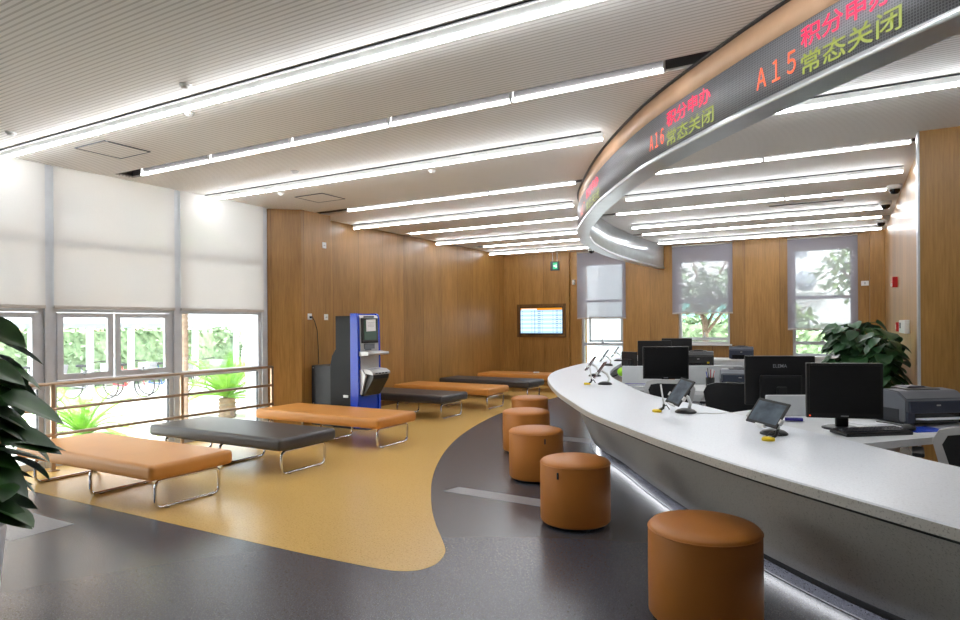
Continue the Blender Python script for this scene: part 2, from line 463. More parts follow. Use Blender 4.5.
for a, b in ((.64, 1.98), (-.76, .56), (-2.16, -.84)):
    roller(a, b, 1.6, 'pale roller blind lowered over a window bay outside the photo')
# railing
t = thing('handrail', 'champagne metal guard rail with three bars along the window wall', 'railing', (-6.72, 4.3, 0))
for z in (.85, .605, .352):
    MB().tube([(0, -7.3, z), (0, 1.82, z)], .017, 10).build('rail', 'rail', t)
for y in (3.37, 4.77, 6.12, 1.97, .57):
    f = MB(); f.bb(-.012, .012, y-4.3-.018, y-4.3+.018, 0, .86); f.bb(-.04, .04, y-4.3-.04, y-4.3+.04, 0, .012)
    f.build('post', 'rail', t)

# ------------------------------------------------------------------ back windows and their blinds
def back_window(n, a, b, z0, z1, tr, extra):
    root = bpy.data.objects.new('window_%d' % n, None); COL.objects.link(root); root.location = ((a+b)/2, 13.62, 0); struct(root)
    h = (b-a)/2; f = MB(); y0, y1 = -.03, .03
    f.bb(-h, -h+.05, y0, y1, z0, z1); f.bb(h-.05, h, y0, y1, z0, z1)
    for zz, d in [(z0, .05), (z1-.05, .05)]+[(q, .06) for q in tr]: f.bb(-h+.05, h-.05, y0, y1, zz, zz+d)
    struct(f.build('frame', 'alu', root))
    struct(MB().bb(-h+.05, h-.05, -.004, .004, z0+.05, z1-.05).build('pane', 'glass', root))
    if extra: # small centre mullion and catch
        f = MB()
        f.bb(-.03, .03, -.05, -.03, tr[0]+.06, tr[0]+.09); f.bb(-.008, .008, -.055, -.03, tr[0]+.06, tr[0]+.16)
        struct(f.build('handle', 'alu', root))
back_window(8, *W[0], (.92, 1.87), True)
back_window(9, *W[1], (1.05, 1.83), True)
back_window(10, *W[2], (.98, 1.84), True)
# opened top-hung sash in the first window
o = MB(); 
for q in ((-.38, -.34, 0, .02, 0, .56), (.34, .38, 0, .02, 0, .56), (-.38, .38, 0, .02, 0, .04), (-.38, .38, 0, .02, .52, .56)): o.bb(*q)
o = struct(o.build('sash', 'alu', bpy.data.objects['window_8'])); o.location = (.03, .06, 1.0)
struct(MB().bb(W[0][0], W[0][1], 13.5, 13.6, .045, .06).build('trim_4', 'white_paint'))
struct(MB().bb(W[2][0]-.08, W[2][1]+.1, 13.36, 13.6, .725, .765).build('trim_5', 'white_paint'))
struct(MB().bb(W[2][0]-.08, W[2][1]+.1, 13.4, 13.5, 0, .72).build('trim_6', 'panel_white'))
struct(MB().bb(W[1][0]-.04, W[1][1]+.04, 13.42, 13.6, .95, .98).build('trim_7', 'white_paint'))
def back_blind(a, b, z0, label):
    t = thing('roller_blind', label, 'blind', ((a+b)/2, 13.47, z0), 0, 'roller blinds on the back windows'); h = (b-a)/2
    MB().bb(-h, h, -.0015, .0015, .015, 2.985-z0).build('fabric', 'blind_b', t)
    MB().bb(-h, h, -.01, .01, -.012, .018, .003).build('bottom_bar', 'blind_bar', t)
    MB().tube([(-h, 0, 2.985-z0), (h, 0, 2.985-z0)], .018, 10).build('roller_tube', 'blind_bar', t)
back_blind(-5.19, -4.09, 1.52, 'grey roller blind on the back wall right of the information screen')
back_blind(-3.11, -1.94, 1.6, 'grey roller blind with a tree showing through, middle of the back wall')
back_blind(-.96, .19, 1.27, 'grey roller blind reaching lowest, above the green plants in the back corner')

# ------------------------------------------------------------------ ceiling lights
def glow(x0, x1, y, label):
    t = thing('linear_ceiling_light', label, 'ceiling light', ((x0+x1)/2, y, CH), 0, 'glowing linear ceiling lights'); h = (x1-x0)/2
    MB().bb(-h, h, -.012, .012, -.046, -.001).build('housing', 'white_plastic', t)
    f = MB(); n = 6
    pts = [(.016*math.cos(PI*k/n), -.046-.022*math.sin(PI*k/n)) for k in range(n+1)]
    a = [f._v((-h+.01, p[0], p[1])) for p in pts]; b = [f._v((h-.01, p[0], p[1])) for p in pts]
    for i in range(n): f.face([a[i], b[i], b[i+1], a[i+1]])
    f.face(a[::-1]); f.face(b)
    f.build('diffuser', 'lamp', t)
    MB().bb(-h, h, -.058, -.048, -.012, -.001).build('trim_strip', 'dark_grey', t)
def slotlight(x0, x1, y, label, step=1.22):
    t = thing('recessed_tube_light', label, 'ceiling light', ((x0+x1)/2, y, CH+.13), 0, 'recessed tube lights in ceiling slots'); h = (x1-x0)/2
    n = max(1, round((x1-x0)/step)); L = (x1-x0)/n
    for i in range(n):
        a = -h+i*L+.014; b = a+L-.028
        f = MB().tube([(a, .083, -.117), (b, .083, -.117)], .013, 8).build('tube', 'lamp_tube', t)
        g = MB(); g.bb(a+.02, b-.02, .06, .095, -.03, 0); g.build('batten', 'slot', t)
        for x in (a-.012, b): MB().bb(x, x+.012, .072, .096, -.13, -.03).build('end_cap', 'white_plastic', t)
glow(-6.85, 1.9, 2.97, 'long glowing ceiling line nearest the camera, left of the display band')
glow(-6.85, -1.78, 5.25, 'third ceiling light from the camera, glowing line passing over the tan bench by the kiosk')
glow(-6.9, -3.12, 8.0, 'glowing ceiling line starting just past the oak pillar')
glow(-6.9, -3.58, 10.4, 'glowing ceiling line over the dark bench far from the kiosk')
glow(-6.9, -3.55, 12.55, 'glowing ceiling line closest to the back wall, left of the band')
slotlight(-6.55, -1.0, 4.1, 'row of tubes in the dark ceiling slot second from the camera')
slotlight(-6.15, -2.7, 6.92, 'row of tubes in the ceiling slot level with the oak pillar')
slotlight(-6.75, -3.42, 9.28, 'row of tubes in the ceiling slot above the far orange bench')
slotlight(-6.6, -3.6, 11.66, 'row of tubes in the ceiling slot behind the exit sign')
glow(-.95, 4.4, 5.25, 'glowing ceiling line nearest the camera inside the display band')
glow(-2.42, .53, 8.0, 'glowing ceiling line running into the right wall just past its corner')
glow(-3.05, .53, 10.4, 'glowing ceiling line inside the band ending near the second dome camera')
glow(-3.2, .53, 12.7, 'glowing ceiling line inside the band nearest the back windows')
slotlight(-1.95, .53, 6.92, 'row of tubes in the slot inside the band meeting the right wall corner')
slotlight(-2.98, .45, 9.28, 'row of tubes in the slot inside the band beside the long air vent')
slotlight(-3.25, .5, 11.66, 'row of tubes in the slot inside the band nearest the back blinds')

# ------------------------------------------------------------------ ceiling fittings
def hatch(x0, x1, y0, y1, label):
    t = thing('ceiling_access_panel', label, 'access panel', ((x0+x1)/2, (y0+y1)/2, CH), 0, 'ceiling access panels'); hx, hy = (x1-x0)/2, (y1-y0)/2
    MB().bb(-hx+.012, hx-.012, -hy+.012, hy-.012, -.006, -.001).build('panel', 'ceiling', t)
    f = MB()
    for q in ((-hx, hx, -hy, -hy+.008), (-hx, hx, hy-.008, hy), (-hx, -hx+.008, -hy, hy), (hx-.008, hx, -hy, hy)): f.bb(q[0], q[1], q[2], q[3], -.009, -.001)
    f.build('frame', 'mid_grey', t)
hatch(-6.03, -5.57, 3.22, 3.65, 'square ceiling access panel near the blinds, between the first two lights')
hatch(-6.0, -5.54, 5.85, 6.27, 'square ceiling access panel in front of the oak pillar')
def detector(x, y, label):
    t = thing('smoke_detector', label, 'smoke detector', (x, y, CH), 0, 'ceiling detectors')
    MB().lathe([(0, 0), (.055, 0), (.055, -.012), (.05, -.018), (0, -.018)], 20).build('base', 'white_plastic', t)
    MB().lathe([(.04, -.018), (.036, -.036), (.02, -.042), (0, -.042)], 20).build('head', 'white_plastic', t); t.scale = (.72, .72, .72)
detector(-6.0, 2.70, 'ceiling detector nearest the left window, above the first glowing line')
detector(-3.83, 2.76, 'round white detector on the near side of the first glowing line')
detector(-4.31, 3.14, 'round white detector on the far side of the first glowing line')
detector(-5.0, 4.88, 'round white detector beside the third ceiling light')
detector(-5.97, 5.6, 'round white detector next to the access panel by the pillar')
detector(-3.76, 5.6, 'round white detector past the third ceiling light, mid ceiling')
t = thing('air_vent', 'long narrow ceiling air vent inside the display band', 'air vent', (-.47, 9.72, CH))
MB().bb(-.48, .48, -.06, .06, -.008, -.001).build('frame', 'white_paint', t)
f = MB()
for k in (-.03, 0, .03): f.bb(-.45, .45, k-.009, k+.009, -.011, -.008)
f.build('slats', 'slot', t)
def dome(x, y, label):
    t = thing('dome_camera', label, 'security camera', (x, y, CH), 0, 'dome cameras on the ceiling')
    MB().lathe([(0, 0), (.075, 0), (.08, -.03), (.07, -.05), (0, -.05)], 24).build('housing', 'white_plastic', t)
    MB().lathe([(.058, -.05), (.054, -.075), (.035, -.1), (0, -.108)], 24).build('dome', 'black_gloss', t)
dome(.51, 9.05, 'dome security camera nearest the right wall corner')
dome(.47, 10.2, 'dome security camera just left of the nearest one by the right wall')
dome(.49, 12.0, 'dome security camera farthest back, above the corner plants')
dome(-4.75, 13.2, 'dome security camera above the blind by the information screen')

# exit sign
t = thing('exit_sign', 'small green running-figure exit sign hung from two rods', 'exit sign', (-4.67, 11.0, 2.39)); t.scale = (.66, 1, 1)
MB().bb(-.13, .13, -.015, .015, 0, .17, .004).build('case', 'dark_grey', t)
p = MB().bb(-.05, .085, -.018, -.016, .025, .145).build('panel', 'exit_green', t)
f = MB()
for q in ((-.09, -.06, .085), (-.075, -.055, .07)): pass
f.poly([(-.03, -.0195, .085), (-.005, -.0195, .115), (-.005, -.0195, .095), (.02, -.0195, .095), (.02, -.0195, .075), (-.005, -.0195, .075), (-.005, -.0195, .055)])
f.poly([(.04, -.0195, .12), (.06, -.0195, .12), (.06, -.0195, .1), (.04, -.0195, .1)])
f.poly([(.035, -.0195, .095), (.065, -.0195, .09), (.075, -.0195, .05), (.06, -.0195, .05), (.05, -.0195, .07), (.035, -.0195, .05), (.025, -.0195, .055)])
f.build('symbol', 'exit_white', p)
for x in (-.07, .07): MB().tube([(x, 0, .17), (x, 0, CH-2.39)], .007, 8).build('rod', 'white_plastic', t)

# ------------------------------------------------------------------ benches
def bench(x0, x1, y0, y1, m, label, nf=3):
    t = thing('bench', label, 'bench', ((x0+x1)/2, (y0+y1)/2, 0), 0, 'padded benches in two colours'); hx, hy = (x1-x0)/2, (y1-y0)/2
    f = MB()
    f.box((0, 0, .3), (2*hx, 2*hy, .12), None, .045, 5)
    for fc in f.b.faces: fc.smooth = True
    f.build('seat_pad', m, t)
    MB().bb(-hx+.1, hx-.1, -hy+.12, -hy+.16, .225, .242).build('support_rail', 'black', t); MB().bb(-hx+.1, hx-.1, hy-.16, hy-.12, .225, .242).build('support_rail', 'black', t)
    w_ = hy-.09; r = .05
    for i in range(nf):
        x = -hx+.16+(2*hx-.24)*i/(nf-1)
        path = []
        def arc(cy, cz, a0):
            for k in range(6):
                a = a0+PI/2*k/5; path.append((x, cy+r*math.cos(a), cz+r*math.sin(a)))
        arc(w_-r, .012+r, -PI/2); arc(w_-r, .222-r, 0); arc(-w_+r, .222-r, PI/2); arc(-w_+r, .012+r, PI)
        f = MB().tube(path, .0135, 8, True)
        lf = f.build('sled_leg', 'chrome', t)
        MB().bb(x-.012, x+.012, w_-.11, w_-.07, 0, .006).build('glide', 'black', lf); MB().bb(x-.012, x+.012, -w_+.07, -w_+.11, 0, .006).build('glide', 'black', lf)
    return t
bench(-6.48, -4.50, 2.93, 3.68, 'orange', 'tan padded bench nearest the camera, partly behind the potted plant')
bench(-6.48, -4.51, 4.2, 4.95, 'dark_leather', 'charcoal padded bench between the two nearest tan benches')
bench(-6.48, -4.52, 5.62, 6.37, 'orange', 'tan padded bench in front of the blue kiosk')
bench(-6.96, -5.12, 7.85, 8.6, 'dark_leather', 'charcoal padded bench just behind the blue kiosk')
bench(-6.97, -5.04, 9.1, 9.85, 'orange', 'tan padded bench between the two far charcoal benches')
bench(-6.96, -5.00, 10.55, 11.25, 'dark_leather', 'charcoal padded bench farthest from the camera')
bench(-6.96, -5.00, 12.05, 12.8, 'orange', 'tan padded bench in front of the back wall below the screen')
f = MB(); f.box((0, 0, .012), (.12, .08, .024), RZ(.3), .004)
o = f.build('tissue_pack', 'paper'); o.location = (-5.75, 12.5, .361); tag(o, 'small white tissue pack lying on the far tan bench', 'tissue pack')

# ------------------------------------------------------------------ stools
def stool(x, y, label, d=.49, zip_=False, a=0):
    t = thing('stool', label, 'stool', (x, y, 0), a, 'round tan stools along the counter'); r = d/2
    f = MB().lathe([(0, .022), (r-.012, .022), (r, .036), (r+.001, .25), (r, .424), (r-.003, .436), (r-.014, .446), (r-.05, .457), (r*.5, .464), (0, .467)], 48)
    f.build('upholstery', 'stool', t)
    MB().tube([((r+.0005)*math.cos(2*PI*k/40), (r+.0005)*math.sin(2*PI*k/40), .427) for k in range(40)], .003, 6, True).build('piping', 'stool', t)
    MB().lathe([(0, .004), (r-.05, .004), (r-.04, .021), (0, .021)], 32).build('plinth', 'black', t)
    for k in range(4):
        an = PI/4+k*PI/2; MB().lathe([(0, 0), (.025, 0), (.025, .012), (0, .012)], 12, (math.cos(an)*(r-.07), math.sin(an)*(r-.07), 0)).build('foot', 'black', t)
    if zip_:
        an = -PI/2+zip_; rr = r+.003
        f = MB(); f.box((math.cos(an)*rr, math.sin(an)*rr, .375), (.012, .008, .045), RZ(an+PI/2), .002); f.build('zip_tag', 'dark_grey', t)
    return t
stool(-.59, 3.165, 'round tan stool nearest the camera', d=.515)
stool(-1.665, 4.26, 'round tan stool second from the camera, dark zip tag on its side', zip_=-.12)
stool(-2.455, 5.32, 'round tan stool third from the camera, zip tag facing the counter', zip_=.75)
stool(-3.08, 6.42, 'round tan stool fourth from the camera', d=.52)
stool(-3.6, 7.62, 'round tan stool farthest from the camera, by the counter tip', d=.48)

# ------------------------------------------------------------------ counter
EO = [(3.4, .5), (2.6, .95), (1.8, 1.42), (1.2, 1.8), (.7, 2.16), (.303, 2.47), (-.023, 2.74), (-.242, 2.926), (-.519, 3.183), (-.899, 3.58), (-1.257, 3.999), (-1.62, 4.445), (-2.024, 5.072), (-2.407, 5.7), (-2.86, 6.549), (-3.141, 7.164), (-3.408, 7.94), (-3.57, 8.735), (-3.70, 9.705), (-3.75, 10.8), (-3.74, 12.0), (-3.72, 12.9)]
EI = [(3.9, 1.3), (3.0, 1.8), (2.2, 2.25), (1.5, 2.65), (.9, 3.08), (.431, 3.495), (.225, 3.734), (-.033, 4.067), (-.43, 4.518), (-.768, 4.936), (-.996, 5.212), (-1.41, 5.625), (-1.702, 6.043), (-2.041, 6.676), (-2.447, 7.487), (-2.724, 8.252), (-2.9, 8.9), (-3.029, 9.46), (-3.22, 10.4), (-3.35, 11.3), (-3.3, 12.2), (-3.1, 12.9)]
PT = [(1.9, 1.75), (1.3, 2.1), (.85, 2.4), (.45, 2.72), (.08, 3.02), (-.35, 3.42), (-.72, 3.83), (-1.1, 4.3), (-1.45, 4.8), (-1.88, 5.33), (-2.26, 5.85), (-2.58, 6.45), (-2.8, 7.0), (-2.95, 7.6), (-3.02, 8.3), (-3.15, 9.3), (-3.35, 10.5), (-3.45, 11.8)]
PB = [(2.2, 2.15), (1.6, 2.45), (1.05, 2.8), (.5, 3.17), (.008, 3.55), (-.437, 3.987), (-.867, 4.508), (-1.407, 5.267), (-1.887, 5.996), (-2.27, 6.5), (-2.55, 7.05), (-2.7, 7.6), (-2.78, 8.2), (-2.92, 9.3), (-3.12, 10.5), (-3.22, 11.8)]
ct = thing('service_counter', 'long curved white stone counter with leaning speckled grey front', 'counter', (-1.6, 5.0, 0)); OFF = Vector((-1.6, 5.0))
n = 90
co = resample(catmull(EO), n); ci = resample(catmull(EI), n)
f = MB(); z0, z1 = .715, .76; ch = .006
rows = []
for a, b in zip(co, ci):
    a = a-OFF; b = b-OFF; d = (b-a).normalized()
    rows.append([f._v(q) for q in ((a.x, a.y, z0), (a.x, a.y, z1-ch), (a.x+d.x*ch, a.y+d.y*ch, z1), (b.x, b.y, z1), (b.x, b.y, z0))])
for p, q in zip(rows, rows[1:]):
    for k in range(5): f.face([p[k], p[(k+1) % 5], q[(k+1) % 5], q[k]])
f.face(rows[0]); f.face(rows[-1][::-1])
# thin stone edge shows its speckled core; same slab
f.build('countertop', 'counter_top', ct)
e = MB(); oo = offset(co, -.0015)
rows = [[e._v((p.x-OFF.x, p.y-OFF.y, z)) for z in (z0, z1-ch)] for p in oo]
ii = [[e._v((p.x-OFF.x, p.y-OFF.y, z)) for z in (z0, z1-ch)] for p in offset(co, .004)]
for k in range(n-1):
    e.face([rows[k][0], rows[k+1][0], rows[k+1][1], rows[k][1]])
    e.face([rows[k][0], ii[k][0], ii[k+1][0], rows[k+1][0]]); e.face([rows[k][1], rows[k+1][1], ii[k+1][1], ii[k][1]])
    e.face([ii[k][0], ii[k][1], ii[k+1][1], ii[k+1][0]])
e.build('edge_band', 'counter_front', ct)
n = 80
pt = resample(catmull(PT), n); pb = resample(catmull(PB), n)
f = MB(); th = .03
def row(a, b):
    a = a-OFF; b = b-OFF; r = []
    for k in range(7):
        t_ = k/6; q = a.lerp(b, t_); bul = .03*math.sin(PI*t_)
        r.append(((q.x), q.y, .69-.6*t_))
    return r
front = [row(a, b) for a, b in zip(pt, pb)]
nx = [offset(pt, .03)[i]-pt[i] for i in range(n)]
vf = [[f._v(p) for p in r] for r in front]; vb = [[f._v((p[0]+nx[i].x, p[1]+nx[i].y, p[2])) for p in r] for i, r in enumerate(front)]
for i in range(n-1):
    for k in range(6):
        a = f.face([vf[i][k], vf[i][k+1], vf[i+1][k+1], vf[i+1][k]]); a.smooth = True
        f.face([vb[i][k], vb[i+1][k], vb[i+1][k+1], vb[i][k+1]])
    f.face([vf[i][6], vb[i][6], vb[i+1][6], vf[i+1][6]]); f.face([vf[i][0], vf[i+1][0], vb[i+1][0], vb[i][0]])
for i in (0, n-1):
    for k in range(6): f.face([vf[i][k], vb[i][k], vb[i][k+1], vf[i][k+1]])
f.build('front_panel', 'counter_front', ct)
def band(curve, z0, z1, th, name, m, parent, uv=False, off=OFF):
    f = MB(); c2 = offset(curve, th)
    A = [[f._v((p.x-off.x, p.y-off.y, z)) for z in (z0, z1)] for p in curve]; B = [[f._v((p.x-off.x, p.y-off.y, z)) for z in (z0, z1)] for p in c2]
    L = 0; uvs = {}
    lay = f.b.loops.layers.uv.new('UVMap') if uv else None
    Ls = [0]
    for a, b in zip(curve, curve[1:]): Ls.append(Ls[-1]+(b-a).length)
    for i in range(len(curve)-1):
        q = f.face([A[i][0], A[i+1][0], A[i+1][1], A[i][1]]); q.smooth = True
        if uv:
            for lp, u in zip(q.loops, ((Ls[i], z0), (Ls[i+1], z0), (Ls[i+1], z1), (Ls[i], z1))): lp[lay].uv = u
        r = f.face([B[i][0], B[i][1], B[i+1][1], B[i+1][0]]); r.smooth = True
        f.face([A[i][0], B[i][0], B[i+1][0], A[i+1][0]]); f.face([A[i][1], A[i+1][1], B[i+1][1], B[i][1]])
    f.face([A[0][0], A[0][1], B[0][1], B[0][0]]); f.face([A[-1][0], B[-1][0], B[-1][1], A[-1][1]])
    return f.build(name, m, parent)
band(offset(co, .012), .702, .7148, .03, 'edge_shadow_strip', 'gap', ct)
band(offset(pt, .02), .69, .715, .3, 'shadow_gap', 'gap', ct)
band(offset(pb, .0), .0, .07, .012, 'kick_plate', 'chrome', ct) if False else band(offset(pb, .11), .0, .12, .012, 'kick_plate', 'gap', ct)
band(offset(pb, -.012), .0, .005, .01, 'floor_trim', 'mid_grey', ct)
band(offset(pb, .052), .072, .084, .02, 'kick_light_strip', 'kick_lamp', ct)

# ------------------------------------------------------------------ overhead LED display band
TB = [(3.4, 1.0), (2.4, 1.5), (1.65, 2.0), (.95, 2.5), (.34, 3.0), (-.257, 3.565), (-.629, 3.948), (-1.112, 4.495), (-1.462, 4.961), (-1.907, 5.647), (-2.273, 6.288), (-2.705, 7.137), (-2.944, 7.678), (-3.16, 8.38), (-3.31, 9.05), (-3.47, 10.33), (-3.5, 11.74), (-3.41, 13.48)]
raw = catmull(TB, 40); SL = [0]
for a, b in zip(raw, raw[1:]): SL.append(SL[-1]+(b-a).length)
def at_s(s, out=0.):
    i = 0
    lo, hi = 0, len(SL)-2
    while lo < hi:
        m_ = (lo+hi+1)//2
        if SL[m_] <= s: lo = m_
        else: hi = m_-1
    i = lo; t_ = (s-SL[i])/(SL[i+1]-SL[i]); p = raw[i].lerp(raw[i+1], t_); d = (raw[i+1]-raw[i]).normalized()
    return p+Vector((-d.y, d.x))*out
tb = resample(raw, 120); BO = Vector((-2.6, 7.0))
lb = thing('display_band', 'curved overhead band with red and green scrolling display above the counter', 'display', (BO.x, BO.y, 2.5))
def bnd(c, z0, z1, th, name, m, uv=False):
    o = band(c, z0-2.5, z1-2.5, th, name, m, lb, uv, BO); return o
bnd(offset(tb, .014), 2.862, CH-.001, .02, 'fascia', 'fascia')
bnd(offset(tb, .012), 2.852, 2.862, .03, 'shadow_line', 'gap')
face = bnd(tb, 2.57, 2.853, .02, 'display_face', 'led_face', True)
bnd(offset(tb, -.012), 2.535, 2.57, .155, 'lower_frame', 'brushed')
bnd(offset(tb, .11), 2.57, CH-.001, .02, 'back_plate', 'brushed')
bnd(offset(tb, -.006), CH-.012, CH-.001, .02, 'top_trim', 'dark_grey')

def text_mesh(body, bold=0.):
    cu = bpy.data.curves.new('text', 'FONT'); cu.body = body; cu.size = 1; cu.offset = bold; cu.resolution_u = 3
    o = bpy.data.objects.new('text', cu); COL.objects.link(o)
    bpy.context.view_layer.update()
    dg = bpy.context.evaluated_depsgraph_get(); me = bpy.data.meshes.new_from_object(o.evaluated_get(dg))
    bpy.data.objects.remove(o); bpy.data.curves.remove(cu); return me
def led_text(body, s0, s1, z0, z1, m, name, parent, bold=.012):
    me = text_mesh(body, bold)
    bm = bmesh.new(); bm.from_mesh(me)
    if not bm.verts: bm.free(); return
    for _ in range(2):
        bmesh.ops.subdivide_edges(bm, edges=[e for e in bm.edges if abs(e.verts[0].co.x-e.verts[1].co.x) > .12], cuts=1)
    xs = [v.co.x for v in bm.verts]; yy = [v.co.y for v in bm.verts]; a, b = min(xs), max(xs); c, d = min(yy), max(yy)
    for v in bm.verts:
        s = s0+(s1-s0)*(v.co.x-a)/(b-a); z = z0+(z1-z0)*(v.co.y-c)/(d-c); p = at_s(s, .003)
        v.co = Vector((p.x-BO.x, p.y-BO.y, z-2.5))
    bm.to_mesh(me); bm.free(); me.materials.clear(); me.materials.append(M[m])
    o = bpy.data.objects.new(name, me); COL.objects.link(o); o.parent = parent; return o
for num, a, b, u0, u1 in (('A15', 4.70, 4.42, 4.385, 3.88), ('A16', 5.925, 5.70, 5.655, 5.12), ('A17', 8.75, 8.35, 8.2, 7.4)):
    led_text(''.join(chr(ord(c_)+0xFEE0) for c_ in num), a, b, 2.635, 2.745, 'text_orange', 'number_text', face, .0)
    led_text('积分申办', u0, u1, 2.725, 2.828, 'text_red', 'upper_text', face)
    led_text('常态关闭', u0, u1-.03, 2.595, 2.70, 'text_green', 'lower_text', face)

# ------------------------------------------------------------------ kiosk
k = thing('queue_kiosk', 'blue and charcoal self-service kiosk standing by the oak pillar', 'kiosk', (-5.76, 6.905, 0)); hy = .24
MB().prism_y([(-.36, 0), (.0, 0), (.0, 1.53), (-.33, 1.53), (-.33, 1.08), (-.4, .98), (-.43, .86), (-.43, .02)], -hy+.012, hy-.012).build('body', 'kiosk_dark', k)
f = MB().bb(-.82, -.432, -hy+.05, hy-.05, .0, .84, .006); f.build('rear_cabinet', 'dark_grey', k)
f = MB(); f.prism_y([(-.06, 0.02), (.075, 0.02), (.075, .72), (.06, 1.5), (.045, 1.55), (.02, 1.565), (-.06, 1.565)], -hy, -hy+.05)
f.prism_y([(-.06, 0.02), (.075, 0.02), (.075, .72), (.06, 1.5), (.045, 1.55), (.02, 1.565), (-.06, 1.565)], hy-.05, hy)
f.bb(-.05, .06, -hy+.05, hy-.05, .02, .72); f.bb(-.05, .02, -hy+.05, hy-.05, .72, 1.56)
f.build('blue_shell', 'blue', k)
f = MB().prism_y([(.0, .70), (.085, .70), (.08, 1.05), (.07, 1.5), (.05, 1.54), (.0, 1.545)], -hy+.05, hy-.05)
fp = f.build('front_panel', 'silver', k)
f = MB(); f.box((.078, 0, 1.33), (.02, .345, .34), RY(-.02), .006); bz = f.build('screen_bezel', 'black', k)
f = MB(); f.box((.0905, 0, 1.335), (.004, .265, .27), RY(-.02)); f.build('screen', None, bz)
kk = N('kiosk_screen'); kk.b.inputs['Base Color'].default_value = rgb(70, 96, 84); kk.b.inputs['Roughness'].default_value = .15; M['kiosk_screen'] = kk.m
bpy.data.objects['screen'].data.materials.append(M['kiosk_screen'])
MB().box((.0945, .01, 1.4), (.002, .2, .16), RX(.03)).build('paper_notice', 'paper', bz)
f = MB()
for i in range(4): f.bb(.0955, .0962, -.06, .075, 1.38+i*.018, 1.384+i*.018)
f.build('print_lines', 'text_grey', bz)
f = MB(); f.bb(.074, .078, -.12, .1, 1.505, 1.53); f.build('header_strip', 'mid_grey', k)
f = MB(); f.prism_y([(.06, .985), (.22, 1.0), (.225, 1.02), (.22, 1.035), (.06, 1.05)], -hy+.03, hy+.0); f.build('shelf', 'silver', k)
f = MB(); f.bb(.07, .1, -.12, .08, 1.08, 1.15); f.bb(.07, .092, -.1, .02, 1.06, 1.08); f.build('card_reader', 'mid_grey', k)
f = MB(); f.prism_y([(.06, .45), (.12, .45), (.27, .68), (.28, .75), (.22, .79), (.06, .80)], -.17, .17)
pr_ = f.build('printer_unit', 'black', k)
f = MB(); f.prism_y([(.1, .76), (.28, .735), (.285, .765), (.22, .805), (.08, .815)], -.19, .19); f.prism_y([(.07, .47), (.10, .47), (.17, .72), (.12, .80), (.07, .8)], -.205, -.175)
f.build('printer_cover', 'silver', pr_)
f = MB()
for y in (-.11, -.04, .03, .1): f.box((.281, y, .755), (.006, .05, .02))
f.build('buttons', 'dark_grey', pr_)
MB().bb(-.19, -.11, -hy-.001, -hy+.011, .42, .455, .004).build('side_handle', 'white_plastic', k)
f = MB()
for q in ((-.79, .8), (-.46, .8), (-.79, .3)): f.bb(q[0], q[0]+.015, -hy+.046, -hy+.051, q[1], q[1]+.015)
f.build('rivets', 'silver', k)
MB().bb(-.4, .22, -hy+.02, hy-.02, .0, .015, .004).build('base_plate', 'dark_grey', k)

# sockets and cable by the kiosk
def plate(name, x, y, z, label, cat, w_=.075, axis='x', group=None, holes=True):
    t = thing(name, label, cat, (x, y, z), 0, group)
    if axis == 'x':
        MB().bb(0, .012, -w_/2, w_/2, -.043, .043, .003).build('plate', 'white_plastic', t)
        if holes: MB().bb(.012, .0135, -.012, -.006, -.012, .006).bb(.012, .0135, .006, .012, -.012, .006).build('slots', 'dark_grey', t)
    else:
        MB().bb(-w_/2, w_/2, -.012, 0, -.043, .043, .003).build('plate', 'white_plastic', t)
        if holes: MB().bb(-.012, .012, -.0135, -.012, -.02, .02).build('rocker', 'silver', t)
    return t
plate('wall_socket', -6.599, 6.70, 1.53, 'white wall socket with a black plug in it on the pillar side', 'socket', group='white wall plates on the pillar')
plate('wall_socket', -6.599, 7.03, 1.525, 'white wall socket without a plug on the pillar side', 'socket', group='white wall plates on the pillar')
plate('wall_switch', -6.599, 7.0, 2.57, 'white switch plate high on the oak pillar', 'switch', group='white wall plates on the pillar')
t = thing('power_cable', 'black power cable hanging from the pillar socket to the kiosk', 'cable', (-6.58, 6.70, 1.5))
MB().tube([(0, 0, .02), (.03, .01, .02), (.035, .05, -.04), (.03, .1, -.16), (.02, .13, -.4), (.015, .14, -.58), (.0, .16, -.645)], .006, 8).build('lead', 'black', t)
MB().box((.015, 0, .02), (.04, .03, .03), None, .005).build('plug', 'black', t)

# ------------------------------------------------------------------ information screen in the back wall
t = thing('information_screen', 'wide wall screen listing a blue table in a wooden frame', 'screen', (-6.04, 13.42, 1.48)); t.scale = (.86, 1, .86)
f = MB()
hw, hh, bw = .70, .44, .075
for q in ((-hw, hw, hh-bw, hh), (-hw, hw, -hh, -hh+bw), (-hw, -hw+bw, -hh+bw, hh-bw), (hw-bw, hw, -hh+bw, hh-bw)): f.bb(q[0], q[1], -.03, -.001, q[2], q[3])
f.build('wooden_frame', 'wood_dark', t)
MB().bb(-hw+bw, hw-bw, -.012, -.001, -hh+bw, hh-bw).build('bezel', 'black', t)
M['scr_blue'] = emit('screen_pale_blue', rgb(176, 216, 255), .8); M['scr_white'] = emit('screen_ice', rgb(214, 238, 255), .85)
M['scr_orange'] = emit('screen_orange', rgb(220, 140, 30), .75); M['scr_ink'] = emit('screen_ink', rgb(96, 140, 190), .5)
f = MB(); X0, X1, Z0, Z1 = -.60, .60, -.33, .34; nb = 11
f.mat('scr_orange'); f.bb(X0, X1, -.014, -.012, Z1-.06, Z1)
f.mat('scr_white'); f.bb(X0+.03, -.12, -.0146, -.014, Z1-.06, Z1-.02)
